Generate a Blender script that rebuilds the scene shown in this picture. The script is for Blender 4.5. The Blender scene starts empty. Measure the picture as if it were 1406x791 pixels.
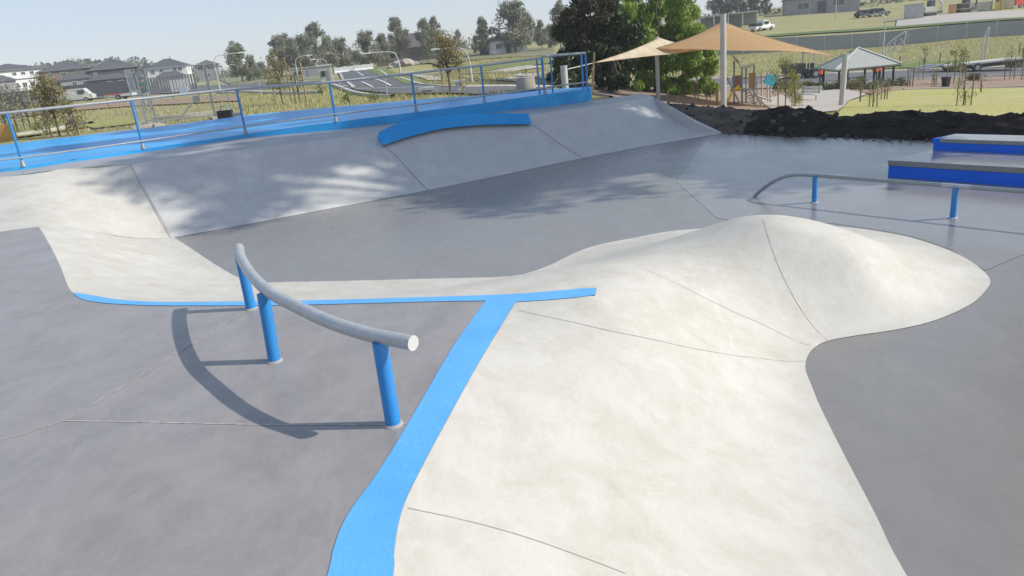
import bpy, bmesh, math, random
import numpy as np
from mathutils import Vector, Matrix
from mathutils.geometry import delaunay_2d_cdt
random.seed(7); rng = np.random.default_rng(11)
SC = bpy.context.scene; C = SC.collection
# ------------------------------------------------------------------ camera
PW, PH, FPX, EYE = 1406, 791, 980.0, 1.7
CX, CY = PW/2, PH/2
def _cam():
    d = np.array([1010-CX, 3300-CY, FPX]); d /= np.linalg.norm(d); up = -d
    f = np.array([0, 0, 1.0]); Y = f-up*(f@up); Y /= np.linalg.norm(Y)
    X = np.cross(Y, up); X = X if X[0] > 0 else -X
    return np.array([X, Y, up])
RW = _cam()
def ray(px, py): return RW @ np.array([px-CX, py-CY, FPX])
def P(px, py, z=0.0):
    r = ray(px, py); t = (z-EYE)/r[2]; return Vector((r[0]*t, r[1]*t, z))
def PY(px, py, Y):
    r = ray(px, py); t = Y/r[1]; return Vector((r[0]*t, Y, EYE+r[2]*t))
def proj(p):
    v = RW.T @ (np.array([p[0], p[1], p[2]-EYE])); return (CX+FPX*v[0]/v[2], CY+FPX*v[1]/v[2])
def ztop(x, y, py):
    lo, hi = -20.0, 60.0
    for _ in range(50):
        m = (lo+hi)/2
        if proj((x, y, m))[1] > py: lo = m
        else: hi = m
    return (lo+hi)/2
cd = bpy.data.cameras.new('camera'); cam = bpy.data.objects.new('camera', cd); C.objects.link(cam)
cam.matrix_world = Matrix([[RW[0][0], -RW[0][1], -RW[0][2], 0], [RW[1][0], -RW[1][1], -RW[1][2], 0],
                           [RW[2][0], -RW[2][1], -RW[2][2], EYE], [0, 0, 0, 1]])
cd.sensor_width = 36; cd.lens = 36*FPX/PW; cd.clip_end = 5000; cd.clip_start = .05
SC.camera = cam
# ------------------------------------------------------------------ light
W = bpy.data.worlds.new('World'); SC.world = W; W.use_nodes = True
SUN_EL = math.radians(37.3); SH = math.radians(172.2)
sd = Vector((-math.cos(SH)*math.cos(SUN_EL), -math.sin(SH)*math.cos(SUN_EL), math.sin(SUN_EL)))
nt = W.node_tree; bg = nt.nodes['Background']
sky = nt.nodes.new('ShaderNodeTexSky'); sky.sky_type = 'NISHITA'; sky.sun_disc = False
sky.sun_elevation = SUN_EL; sky.sun_rotation = math.atan2(sd.x, sd.y); sky.altitude = 50
sky.air_density = 1.0; sky.dust_density = 0.4; sky.ozone_density = 2.5
gm = nt.nodes.new('ShaderNodeGamma'); gm.inputs[1].default_value = .45
mu = nt.nodes.new('ShaderNodeMix'); mu.data_type = 'RGBA'; mu.blend_type = 'MULTIPLY'; mu.inputs[0].default_value = 1; mu.inputs[7].default_value = (1.60, 1.69, 1.88, 1)
nt.links.new(sky.outputs[0], gm.inputs[0]); nt.links.new(gm.outputs[0], mu.inputs[6]); nt.links.new(mu.outputs[2], bg.inputs[0]); bg.inputs[1].default_value = 0.15
sl = bpy.data.lights.new('sun', 'SUN'); sl.energy = 3.7; sl.angle = math.radians(.53); sl.color = (1, .95, .87)
so = bpy.data.objects.new('sun', sl); C.objects.link(so); so.rotation_euler = sd.to_track_quat('Z', 'Y').to_euler()
SC.view_settings.view_transform = 'Standard'; SC.view_settings.look = 'None'
SC.view_settings.exposure = 0.47; SC.view_settings.gamma = 1; SC.view_settings.use_curve_mapping = False
# ------------------------------------------------------------------ materials
def mat(name, col, rough=.7, col2=None, scale=5, metal=0, spec=.5, bump=0, bscale=40, col3=None, scale3=.6, island=False, trans=0, stretch=None, thr=(.35, .65), thr3=(.45, .7), coat=0):
    m = bpy.data.materials.new(name); m.use_nodes = True; n = m.node_tree.nodes; L = m.node_tree.links
    b = n['Principled BSDF']; b.inputs['Roughness'].default_value = rough; b.inputs['Metallic'].default_value = metal
    b.inputs['Specular IOR Level'].default_value = spec
    if coat: b.inputs['Coat Weight'].default_value = coat; b.inputs['Coat Roughness'].default_value = .12
    b.inputs['Base Color'].default_value = (*col, 1)
    geo = n.new('ShaderNodeNewGeometry'); pos = geo.outputs['Position']
    if stretch:
        mp = n.new('ShaderNodeMapping'); mp.inputs['Scale'].default_value = stretch; L.new(pos, mp.inputs[0]); pos = mp.outputs[0]
    last = None
    if col2 is not None:
        mx = n.new('ShaderNodeMix'); mx.data_type = 'RGBA'
        mx.inputs[6].default_value = (*col, 1); mx.inputs[7].default_value = (*col2, 1)
        if island: L.new(geo.outputs['Random Per Island'], mx.inputs[0])
        else:
            t = n.new('ShaderNodeTexNoise'); t.inputs['Scale'].default_value = scale; t.inputs['Detail'].default_value = 8; t.inputs['Roughness'].default_value = .65
            L.new(pos, t.inputs['Vector'])
            mr = n.new('ShaderNodeMapRange'); mr.inputs[1].default_value = thr[0]; mr.inputs[2].default_value = thr[1]
            L.new(t.outputs[0], mr.inputs[0]); L.new(mr.outputs[0], mx.inputs[0])
        last = mx.outputs[2]
        if col3 is not None:
            t = n.new('ShaderNodeTexNoise'); t.inputs['Scale'].default_value = scale3; t.inputs['Detail'].default_value = 10; t.inputs['Roughness'].default_value = .7
            L.new(pos, t.inputs['Vector'])
            mr = n.new('ShaderNodeMapRange'); mr.inputs[1].default_value = thr3[0]; mr.inputs[2].default_value = thr3[1]
            L.new(t.outputs[0], mr.inputs[0])
            m2 = n.new('ShaderNodeMix'); m2.data_type = 'RGBA'; m2.inputs[7].default_value = (*col3, 1)
            L.new(last, m2.inputs[6]); L.new(mr.outputs[0], m2.inputs[0]); last = m2.outputs[2]
        L.new(last, b.inputs['Base Color'])
    if bump:
        t = n.new('ShaderNodeTexNoise'); t.inputs['Scale'].default_value = bscale; t.inputs['Detail'].default_value = 6; L.new(geo.outputs['Position'], t.inputs['Vector'])
        bp = n.new('ShaderNodeBump'); bp.inputs['Strength'].default_value = bump; bp.inputs['Distance'].default_value = .02
        L.new(t.outputs[0], bp.inputs['Height']); L.new(bp.outputs[0], b.inputs['Normal'])
    if trans:
        tr = n.new('ShaderNodeBsdfTranslucent'); ms = n.new('ShaderNodeMixShader'); ms.inputs[0].default_value = trans
        if last: L.new(last, tr.inputs[0])
        else: tr.inputs[0].default_value = (*col, 1)
        L.new(b.outputs[0], ms.inputs[1]); L.new(tr.outputs[0], ms.inputs[2]); L.new(ms.outputs[0], n['Material Output'].inputs[0])
    return m
def conc(name, base, stain, streak, rough, spec, rvar=.12, gl=0, scale=1.6, sstr=(1, 1, 1)):
    """trowelled concrete: broad stains, fine mottling, trowel streaks, roughness variation"""
    m = bpy.data.materials.new(name); m.use_nodes = True; n = m.node_tree.nodes; L = m.node_tree.links
    b = n['Principled BSDF']; b.inputs['Specular IOR Level'].default_value = spec
    geo = n.new('ShaderNodeNewGeometry')
    def noise(sc, det=8, r=.65, st=None, dist=0):
        t = n.new('ShaderNodeTexNoise'); t.inputs['Scale'].default_value = sc; t.inputs['Detail'].default_value = det; t.inputs['Roughness'].default_value = r; t.inputs['Distortion'].default_value = dist
        if st:
            mp = n.new('ShaderNodeMapping'); mp.inputs['Scale'].default_value = st; mp.inputs['Rotation'].default_value = (0, 0, .35); L.new(geo.outputs['Position'], mp.inputs[0]); L.new(mp.outputs[0], t.inputs[0])
        else: L.new(geo.outputs['Position'], t.inputs[0])
        return t.outputs[0]
    def rngm(s, a, c, lo=0, hi=1):
        mr = n.new('ShaderNodeMapRange'); mr.inputs[1].default_value = a; mr.inputs[2].default_value = c; mr.inputs[3].default_value = lo; mr.inputs[4].default_value = hi
        L.new(s, mr.inputs[0]); return mr.outputs[0]
    def mix(a, bcol, f):
        x = n.new('ShaderNodeMix'); x.data_type = 'RGBA'
        if isinstance(a, tuple): x.inputs[6].default_value = (*a, 1)
        else: L.new(a, x.inputs[6])
        x.inputs[7].default_value = (*bcol, 1); L.new(f, x.inputs[0]); return x.outputs[2]
    c = mix(base, stain, rngm(noise(scale*1.6, 10, .78, sstr, .4), .42, .68))
    c = mix(c, streak, rngm(noise(4.5, 12, .82, (1, .45, 1), .5), .48, .70, 0, .8))
    c = mix(c, tuple(v*.72 for v in stain), rngm(noise(34, 6, .8), .6, .8, 0, .5))
    c = mix(c, (base[0]*.70, base[1]*.66, base[2]*.58), rngm(noise(7, 10, .85, (1, .6, 1), .8), .58, .76, 0, .6))
    c = mix(c, tuple(v*.60 for v in stain), rngm(noise(3.3, 10, .9, (.35, 1.6, 1), 1.2), .64, .76, 0, .45))
    c = mix(c, tuple(v*1.12 for v in base), rngm(noise(120, 4, .7), .5, .75, 0, .45))
    c = mix(c, tuple(v*.5 for v in stain), rngm(noise(55, 5, .8), .66, .76, 0, .5))
    c = mix(c, tuple(min(1, v*1.18) for v in base), rngm(noise(1.7, 10, .8, (1, .5, 1), .6), .52, .68, 0, .6))
    L.new(c, b.inputs['Base Color'])
    L.new(rngm(noise(1.1, 8, .7, (1, .5, 1)), .3, .7, rough-rvar, rough+rvar), b.inputs['Roughness'])
    bp = n.new('ShaderNodeBump'); bp.inputs['Strength'].default_value = .10 if rough > .5 else .03; bp.inputs['Distance'].default_value = .01
    L.new(noise(60, 8, .8), bp.inputs['Height']); L.new(bp.outputs[0], b.inputs['Normal'])
    return m
M = {}
M['white_conc'] = conc('white_concrete', (.535, .512, .462), (.43, .40, .33), (.47, .445, .38), .62, .4)
M['bank_conc'] = conc('bank_concrete', (.51, .50, .475), (.42, .41, .385), (.46, .45, .425), .50, .5)
M['deck_conc'] = conc('deck_concrete', (.278, .258, .248), (.212, .196, .190), (.318, .296, .282), .36, .5)
M['floor_conc'] = conc('floor_concrete', (.222, .212, .198), (.200, .191, .178), (.237, .226, .212), .26, .55, .06)
M['shiny_conc'] = conc('polished_concrete', (.25, .243, .232), (.21, .204, .196), (.285, .275, .26), .17, .6, .07)
M['plat_conc'] = conc('platform_concrete', (.33, .325, .325), (.27, .27, .27), (.36, .35, .35), .45, .6, .1)
M['blue'] = mat('blue_paint', (.12, .42, .78), .42, (.095, .36, .72), 2.2, col3=(.22, .50, .78), scale3=14, thr3=(.60, .74), bump=.15)
M['blue_deep'] = mat('deep_blue_paint', (.012, .155, .80), .4, (.010, .14, .72), 2, spec=.3, col3=(.05, .14, .45), scale3=5, thr3=(.60, .76), bump=.2)
M['blue_deck'] = mat('blue_deck_paint', (.04, .37, .76), .38, (.03, .31, .68), .9, spec=.4, stretch=(.5, 3, 1), col3=(.08, .45, .82), scale3=.8, thr3=(.5, .75))
M['blue_post'] = mat('blue_post_paint', (.03, .24, .58), .28, (.028, .22, .54), 8)
M['galv'] = mat('galvanised_steel', (.50, .51, .51), .42, (.40, .41, .42), 14, metal=.35, bump=.05)
M['galv_dark'] = mat('weathered_steel', (.32, .35, .36), .45, (.26, .29, .30), 10, metal=.4)
M['grout'] = mat('post_grout', (.36, .35, .34), .8, (.28, .27, .27), 20)
M['cap'] = mat('steel_end_cap', (.56, .56, .54), .5, (.5, .5, .48), 40)
M['seam'] = mat('dark_joint', (.27, .25, .22), .9, (.42, .40, .36), 5)
M['pale_joint'] = mat('pale_joint', (.52, .50, .47), .8, (.28, .27, .25), 18, thr=(.45, .6))
M['grass'] = mat('field_grass', (.26, .26, .10), .9, (.34, .31, .15), .35, col3=(.30, .24, .15), scale3=.09, bump=.6, bscale=6, spec=.15, thr3=(.5, .68))
M['lawn'] = mat('mown_lawn', (.36, .355, .12), .9, (.46, .40, .19), .25, spec=.15, bump=.4, bscale=12, stretch=(.3, 1.4, 1))
M['mulch'] = mat('bark_mulch', (.24, .165, .115), .95, (.36, .27, .20), 5, bump=.8, bscale=14, spec=.1)
M['soil'] = mat('black_soil', (.012, .010, .009), .95, (.042, .032, .025), 3, bump=1, bscale=14, spec=.12, col3=(.055, .045, .036), scale3=1.1, thr3=(.6, .75))
M['soil_sunlit'] = mat('sunlit_soil', (.16, .13, .105), .95, (.07, .058, .047), 2.2, bump=1, bscale=9, spec=.1)  # sunlight on the mound's left end put into a paler soil colour
M['asphalt'] = mat('asphalt', (.095, .095, .10), .85, (.125, .125, .125), 2)
M['kerb'] = mat('kerb_concrete', (.50, .48, .43), .8, (.40, .38, .34), 3)
M['path'] = mat('path_concrete', (.44, .40, .35), .8, (.36, .32, .28), 1.5)
M['line'] = mat('road_paint', (.72, .72, .70), .6)
M['green_leaf'] = mat('bright_leaf', (.12, .24, .025), .5, (.38, .48, .09), island=True, trans=.35)
M['dark_leaf'] = mat('dark_leaf', (.018, .040, .010), .5, (.068, .095, .026), island=True, trans=.12)
M['brown_leaf'] = mat('russet_leaf', (.030, .026, .014), .6, (.085, .068, .036), island=True, trans=.12)
M['gum_leaf'] = mat('gum_leaf', (.055, .068, .032), .55, (.125, .135, .075), island=True, trans=.2)
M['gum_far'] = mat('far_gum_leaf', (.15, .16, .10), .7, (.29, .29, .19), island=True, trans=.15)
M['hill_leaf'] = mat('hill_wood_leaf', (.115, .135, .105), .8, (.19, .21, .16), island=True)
M['olive_leaf'] = mat('olive_leaf', (.17, .145, .055), .6, (.33, .28, .13), island=True, trans=.25)
M['silver_leaf'] = mat('silver_leaf', (.13, .14, .095), .6, (.27, .275, .20), island=True, trans=.2)
M['young_leaf'] = mat('young_leaf', (.11, .14, .035), .6, (.27, .29, .08), island=True, trans=.3)
M['gold_leaf'] = mat('gold_leaf', (.20, .20, .02), .6, (.42, .36, .04), island=True, trans=.3)
M['bark'] = mat('bark', (.045, .035, .026), .9, (.09, .07, .055), 3, bump=.7, bscale=15)
M['pale_bark'] = mat('pale_bark', (.17, .15, .125), .85, (.09, .075, .06), 1.5)
M['stake'] = mat('timber_stake', (.36, .26, .15), .85, (.28, .20, .12), 6)
M['brown_stake'] = mat('brown_stake', (.16, .08, .05), .85, (.12, .06, .04), 6)
M['tan_sail'] = mat('tan_sail_cloth', (.95, .80, .62), .8, (.90, .75, .56), 1.5, trans=.5)
M['cream_sail'] = mat('cream_sail_cloth', (.78, .68, .50), .8, (.60, .50, .34), 1.5, trans=.35)
M['white_steel'] = mat('grey_painted_steel', (.52, .52, .50), .4, (.46, .46, .45), 2)
M['sheet_roof'] = mat('pale_sheet_roof', (.42, .43, .37), .6, (.38, .39, .34), 1)
M['ridge'] = mat('ridge_capping', (.60, .62, .55), .5)
M['black'] = mat('black_paint', (.012, .013, .015), .5, (.02, .02, .022), 3)
M['rubber'] = mat('tyre_rubber', (.02, .02, .02), .8, (.035, .033, .03), 9)
M['rim'] = mat('wheel_rim', (.35, .35, .35), .4, metal=.4)
M['white_paint'] = mat('white_paint', (.78, .78, .76), .35, (.70, .70, .68), 2)
M['dim_white'] = mat('dusty_white_paint', (.52, .52, .48), .6, (.42, .42, .38), 2)
M['glass'] = mat('window_glass', (.03, .04, .05), .08, spec=.9)
M['roof_tile'] = mat('dark_roof_tile', (.075, .078, .085), .7, (.095, .095, .10), .5, bump=.3, bscale=3)
M['roof_tile2'] = mat('brown_roof_tile', (.13, .115, .10), .7, (.10, .09, .08), .5)
M['wall_white'] = mat('white_render', (.72, .72, .69), .8, (.66, .66, .63), .4)
M['wall_grey'] = mat('grey_render', (.30, .30, .30), .8, (.26, .26, .26), .4)
M['wall_cream'] = mat('cream_render', (.46, .44, .40), .8, (.42, .40, .36), .4)
M['wall_brick'] = mat('brown_brick', (.22, .17, .13), .8, (.17, .13, .10), 2)
M['wall_navy'] = mat('navy_cladding', (.055, .062, .095), .7, (.07, .075, .11), .4)
M['fence_dark'] = mat('dark_fence_sheet', (.075, .08, .088), .6, (.09, .095, .10), .6)
M['fence_grey'] = mat('grey_fence_cloth', (.27, .28, .285), .75, (.32, .33, .33), .25, stretch=(1, 1, .3))
M['orange'] = mat('orange_cloth', (.80, .16, .04), .7, (.70, .13, .03), 4)
M['green_cloth'] = mat('dark_green_cloth', (.010, .075, .055), .8, (.008, .05, .038), 4)
M['navy_cloth'] = mat('navy_cloth', (.02, .025, .04), .8)
M['grey_cloth'] = mat('grey_cloth', (.25, .26, .25), .8)
M['skin'] = mat('skin', (.42, .25, .18), .6)
M['yellow'] = mat('yellow_plastic', (.85, .60, .02), .35, (.78, .54, .02), 2)
M['cyan'] = mat('cyan_plastic', (.05, .45, .62), .35)
M['red'] = mat('red_paint', (.62, .05, .03), .4)
M['rust'] = mat('rust_panel', (.42, .24, .20), .7, (.34, .2, .17), 4)
M['ply'] = mat('orange_ply', (.62, .34, .10), .8, (.55, .30, .10), 3)
M['rock'] = mat('pale_rubble', (.42, .38, .33), .9, (.25, .22, .19), 1.5, bump=.5, bscale=4)
M['hill'] = mat('hill_ground', (.13, .14, .09), .95, (.17, .16, .11), .05)
# ------------------------------------------------------------------ helpers
def tag(o, label=None, cat=None, group=None, kind=None):
    if label: o['label'] = label
    if cat: o['category'] = cat
    if group: o['group'] = group
    if kind: o['kind'] = kind
    return o
def root(name, loc, label, cat, group=None, rz=0):
    o = bpy.data.objects.new(name, None); C.objects.link(o); o.location = loc; o.rotation_euler = (0, 0, rz); o.empty_display_size = .1
    return tag(o, label, cat, group)
def link(name, me, material, parent=None):
    o = bpy.data.objects.new(name, me); C.objects.link(o)
    for m in (material if isinstance(material, (list, tuple)) else [material]): me.materials.append(m)
    if parent: o.parent = parent
    return o
def np_mesh(name, V, F):
    me = bpy.data.meshes.new(name); V = np.asarray(V, np.float32); F = np.asarray(F, np.int32); k = F.shape[1]
    me.vertices.add(len(V)); me.vertices.foreach_set('co', V.ravel())
    me.loops.add(F.size); me.loops.foreach_set('vertex_index', F.ravel())
    me.polygons.add(len(F)); me.polygons.foreach_set('loop_start', np.arange(0, F.size, k, dtype=np.int32))
    me.update(calc_edges=True); me.validate(); return me
class MB:
    def __init__(s): s.v = []; s.f = []; s.sm = []
    def add(s, V, F, smooth=False):
        o = len(s.v); s.v += [tuple(v) for v in V]; s.f += [tuple(i+o for i in f) for f in F]; s.sm += [smooth]*len(F); return s
    def box(s, c, d, rz=0, M4=None):
        x, y, z = d[0]/2, d[1]/2, d[2]/2; V = [Vector((a*x, b*y, e*z)) for a in (-1, 1) for b in (-1, 1) for e in (-1, 1)]
        R = M4 if M4 is not None else Matrix.Rotation(rz, 3, 'Z')
        V = [R @ v+Vector(c) for v in V]
        return s.add(V, [(0, 1, 3, 2), (4, 6, 7, 5), (0, 4, 5, 1), (2, 3, 7, 6), (0, 2, 6, 4), (1, 5, 7, 3)])
    def bar(s, a, b, w, h=None):
        a, b = Vector(a), Vector(b); d = b-a; h = h or w
        if d.length < 1e-6: return s
        q = d.to_track_quat('Z', 'Y').to_matrix(); return s.box((a+b)/2, (w, h, d.length), M4=q)
    def tube(s, pts, r, n=8, caps=True):
        pts = [Vector(p) for p in pts]; k = len(pts); rs = r if isinstance(r, (list, tuple)) else [r]*k
        V = []; t0 = (pts[1]-pts[0]).normalized(); ref = Vector((0, 0, 1)) if abs(t0.z) < .9 else Vector((1, 0, 0)); u = t0.cross(ref).normalized()
        for i in range(k):
            t = (pts[min(i+1, k-1)]-pts[max(i-1, 0)]).normalized(); u = (u-t*u.dot(t)).normalized(); w = t.cross(u)
            for j in range(n):
                a = 2*math.pi*j/n; V.append(pts[i]+(u*math.cos(a)+w*math.sin(a))*rs[i])
        F = [(i*n+j, i*n+(j+1) % n, (i+1)*n+(j+1) % n, (i+1)*n+j) for i in range(k-1) for j in range(n)]
        s.add(V, F, True)
        if caps: s.add(V[:n], [tuple(range(n-1, -1, -1))]); s.add(V[-n:], [tuple(range(n))])
        return s
    def cyl(s, a, b, r, r2=None, n=12): return s.tube([a, b], [r, r if r2 is None else r2], n)
    def prism(s, poly, z0, z1):
        n = len(poly); V = [(p[0], p[1], z0) for p in poly]+[(p[0], p[1], z1) for p in poly]
        return s.add(V, [tuple(range(n-1, -1, -1)), tuple(range(n, 2*n))]+[(i, (i+1) % n, n+(i+1) % n, n+i) for i in range(n)])
    def build(s, name, material, parent=None, bev=0):
        me = bpy.data.meshes.new(name); me.from_pydata(s.v, [], s.f); me.update()
        me.polygons.foreach_set('use_smooth', s.sm)
        bm = bmesh.new(); bm.from_mesh(me); bmesh.ops.recalc_face_normals(bm, faces=bm.faces); bm.to_mesh(me); bm.free()
        o = link(name, me, material, parent)
        if bev:
            b = o.modifiers.new('bevel', 'BEVEL'); b.width = bev; b.segments = 2; b.limit_method = 'ANGLE'
        return o
def copy_tree(o, parent=None):
    c = o.copy(); C.objects.link(c); c.parent = parent
    for ch in [x for x in C.objects if x.parent == o]: copy_tree(ch, c)
    return c
def clone(o, loc, rz, sc=1, label=None, group=None):
    c = copy_tree(o); c.location = loc; c.rotation_euler = (0, 0, rz); c.scale = sc if isinstance(sc, tuple) else (sc,)*3
    if label: c['label'] = label
    if group: c['group'] = group
    return c
def cr(pts, n=6, closed=False):
    """catmull-rom"""
    pts = [Vector(p) for p in pts]; out = []; k = len(pts)
    for i in range(k-1):
        a = pts[max(i-1, 0)]; b = pts[i]; c = pts[i+1]; d = pts[min(i+2, k-1)]
        for j in range(n):
            t = j/n; out.append(.5*((2*b)+(c-a)*t+(2*a-5*b+4*c-d)*t*t+(3*b-a-3*c+d)*t**3))
    out.append(pts[-1]); return out
def tps(pts, z, lam=0):
    A = np.array(pts, float); n = len(A)
    def K(r2): return np.where(r2 > 1e-12, .5*r2*np.log(r2+1e-12), 0)
    D = ((A[:, None]-A[None])**2).sum(-1); Pm = np.c_[np.ones(n), A]
    S = np.zeros((n+3, n+3)); S[:n, :n] = K(D)+lam*np.eye(n); S[:n, n:] = Pm; S[n:, :n] = Pm.T
    w = np.linalg.lstsq(S, np.r_[np.array(z, float), 0, 0, 0], rcond=None)[0]
    def f(q):
        q = np.atleast_2d(q); out = np.empty(len(q))
        for i in range(0, len(q), 4000):
            b = q[i:i+4000]; out[i:i+4000] = K(((b[:, None]-A[None])**2).sum(-1)) @ w[:n]+np.c_[np.ones(len(b)), b] @ w[n:]
        return out
    return f
def sheet(name, poly, zf, step, material, parent=None, smooth=True, skirt=0, jitter=.0):
    """polygon in plan -> constrained triangulation with interior grid, z = zf(xy array)"""
    poly = [Vector((p[0], p[1])) for p in poly]
    q = [poly[0]]
    for p in poly[1:]:
        if (p-q[-1]).length > 1e-3: q.append(p)
    if (q[0]-q[-1]).length < 1e-3: q.pop()
    den = []
    for i, a in enumerate(q):
        b = q[(i+1) % len(q)]; k = max(1, int((b-a).length/(step*1.0)))
        den += [a+(b-a)*(j/k) for j in range(k)]
    q = den; n = len(q); A = np.array([tuple(p) for p in q])
    lo, hi = A.min(0), A.max(0)
    gx, gy = np.meshgrid(np.arange(lo[0]+step/2, hi[0], step), np.arange(lo[1]+step/2, hi[1], step)); g = np.c_[gx.ravel(), gy.ravel()]
    ins = np.zeros(len(g), bool); dmin = np.full(len(g), 1e9)
    for i in range(n):
        a, b = A[i], A[(i+1) % n]
        c = ((a[1] > g[:, 1]) != (b[1] > g[:, 1]))
        if a[1] != b[1]: ins ^= c & (g[:, 0] < (b[0]-a[0])*(g[:, 1]-a[1])/(b[1]-a[1])+a[0])
        e = b-a; t = np.clip(((g-a) @ e)/(e@e), 0, 1); dmin = np.minimum(dmin, np.linalg.norm(g-(a+t[:, None]*e), axis=1))
    g = g[ins & (dmin > step*.35)]
    r = delaunay_2d_cdt(q+[Vector(x) for x in g], [(i, (i+1) % n) for i in range(n)], [], 1, 1e-5)
    V2 = np.array([tuple(v) for v in r[0]]); Z = zf(V2) if callable(zf) else np.full(len(V2), zf)
    V = np.c_[V2, Z]; F = [tuple(f) for f in r[2]]
    Vl = [tuple(v) for v in V]
    me = bpy.data.meshes.new(name); me.from_pydata(Vl, [], F); me.update()
    bm = bmesh.new(); bm.from_mesh(me); bmesh.ops.recalc_face_normals(bm, faces=bm.faces)
    if sum(f.normal.z for f in bm.faces) < 0: bmesh.ops.reverse_faces(bm, faces=bm.faces)
    if skirt:
        be = [e for e in bm.edges if len(e.link_faces) == 1]
        ex = bmesh.ops.extrude_edge_only(bm, edges=be)
        for v in [x for x in ex['geom'] if isinstance(x, bmesh.types.BMVert)]: v.co.z -= skirt
    for f in bm.faces: f.smooth = smooth and abs(f.normal.z) > .2
    bm.to_mesh(me); bm.free()
    return link(name, me, material, parent)
def ribbon(name, pts, w, zoff, material, parent=None, zf=None):
    """thin strip along points (3d), lying zoff above them"""
    pts = [Vector(p) for p in pts]; V = []; F = []
    for i, p in enumerate(pts):
        t = pts[min(i+1, len(pts)-1)]-pts[max(i-1, 0)]; nrm = Vector((-t.y, t.x, 0)).normalized()*w/2
        for s in (-1, 1):
            q = p+nrm*s; z = (zf(np.array([[q.x, q.y]]))[0] if zf else p.z)+zoff; V.append((q.x, q.y, z))
    F = [(2*i, 2*i+2, 2*i+3, 2*i+1) for i in range(len(pts)-1)]
    me = bpy.data.meshes.new(name); me.from_pydata(V, [], F); me.update(); return link(name, me, material, parent)
# ------------------------------------------------------------------ terrain
LO = -.75
tc = []
def tp(px, py, Y): tc.append(tuple(PY(px, py, Y)))
def tw(x, y, z): tc.append((x, y, z))
for X in (-34, -22, -12, -5): tw(X, 22, .32)
tw(-1, 24, .25); tw(2.2, 23, .2); tw(3.5, 20, .05)
for X in (-60, -38, -22, -8): tw(X, 42, .35)
tw(-90, 80, .35); tw(-45, 85, .3); tw(-20, 75, .15)
tw(-110, 130, .45); tw(-60, 130, .4); tw(-30, 130, .2)
tw(-140, 175, .8); tw(-70, 175, .7); tw(-110, 175, .75); tw(-35, 175, .6); tw(-8, 175, 1)
tw(-4, 34, .1); tp(500, 97, 135); tp(600, 104, 60)
tp(720, 127, 30); tp(700, 100, 60); tp(700, 84, 95); tp(700, 70, 170); tp(740, 63, 190); tp(620, 84, 130)
tp(850, 133, 40); tp(850, 100, 85); tp(850, 60, 180)
tp(960, 146, 44); tp(960, 124, 63); tp(960, 109, 77); tp(960, 72, 110); tp(960, 34, 190)
tp(1060, 150, 42); tp(1060, 121, 65); tp(1060, 105, 79); tp(1060, 69, 104); tp(1060, 40, 140); tp(1050, 22, 200)
tp(1153, 147, 44); tp(1160, 126, 57); tp(1160, 101, 79); tp(1160, 64, 103); tp(1160, 38, 130); tp(1150, 14, 200)
tp(1300, 153, 35); tp(1300, 124, 55); tp(1300, 110, 67); tp(1300, 97, 80); tp(1300, 54, 99); tp(1300, 26, 125); tp(1250, 6, 190)
tp(1406, 158, 33); tp(1406, 122, 54); tp(1406, 104, 67); tp(1406, 92, 80); tp(1406, 48, 96); tp(1406, 20, 120); tp(1406, 0, 175)
tw(24, 24, -2.6); tw(14, 27, -2.9); tw(9, 25, -2.4); tw(60, 40, -4); tw(9.2, 15.5, -.85); tw(13, 9, -.85); tw(6, 19, -.9); tw(30, 5, -1); tw(60, 0, -1.5)
tw(-20, 5, -.2); tw(-40, 5, -.1); tw(0, -10, -.9); tw(-30, -40, -1); tw(30, -40, -1.2); tw(-60, -10, -.2)
for X in (-400, -200): tw(X, 350, 1)
tw(-300, 100, .5); tw(0, 350, 2.5); tw(200, 350, 9); tw(400, 300, 12); tw(250, 100, 1); tw(130, 90, -3.2); tw(180, 190, 4.5); tw(-300, -200, -1); tw(300, -200, -1)
for X, Y in ((-900, 900), (0, 1000), (900, 900), (900, -600), (-900, -600)): tw(X, Y, 2)
_T = tps([(p[0]/50, p[1]/50) for p in tc], [p[2] for p in tc])
# park footprint (terrain kept below it)
PARK = None
def park_mask(q):
    m = np.zeros(len(q), bool); A = PARK; n = len(A); d = np.full(len(q), 1e9)
    for i in range(n):
        a, b = A[i], A[(i+1) % n]
        c = ((a[1] > q[:, 1]) != (b[1] > q[:, 1]))
        if a[1] != b[1]: m ^= c & (q[:, 0] < (b[0]-a[0])*(q[:, 1]-a[1])/(b[1]-a[1])+a[0])
        e = b-a; t = np.clip(((q-a) @ e)/(e@e), 0, 1); d = np.minimum(d, np.linalg.norm(q-(a+t[:, None]*e), axis=1))
    return np.where(m, d, -d)
def T(q):
    q = np.atleast_2d(q); z = _T(q/50)
    z += (.12*np.sin(q[:, 0]*.11+1.3)*np.sin(q[:, 1]*.083)+.05*np.sin(q[:, 0]*.37)*np.cos(q[:, 1]*.29+.5))*np.clip((q[:, 1]-30)/40, 0, 1)
    far = np.clip((np.hypot(q[:, 0], q[:, 1])-330)/150, 0, 1); z = z*(1-far)+2*far
    s = park_mask(q); k = np.clip((s-.05)/.5, 0, 1)
    return np.where(s > 0, z*(1-k)+np.minimum(z, -1.6)*k, z)
def T1(x, y): return float(T(np.array([[x, y]]))[0])
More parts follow.
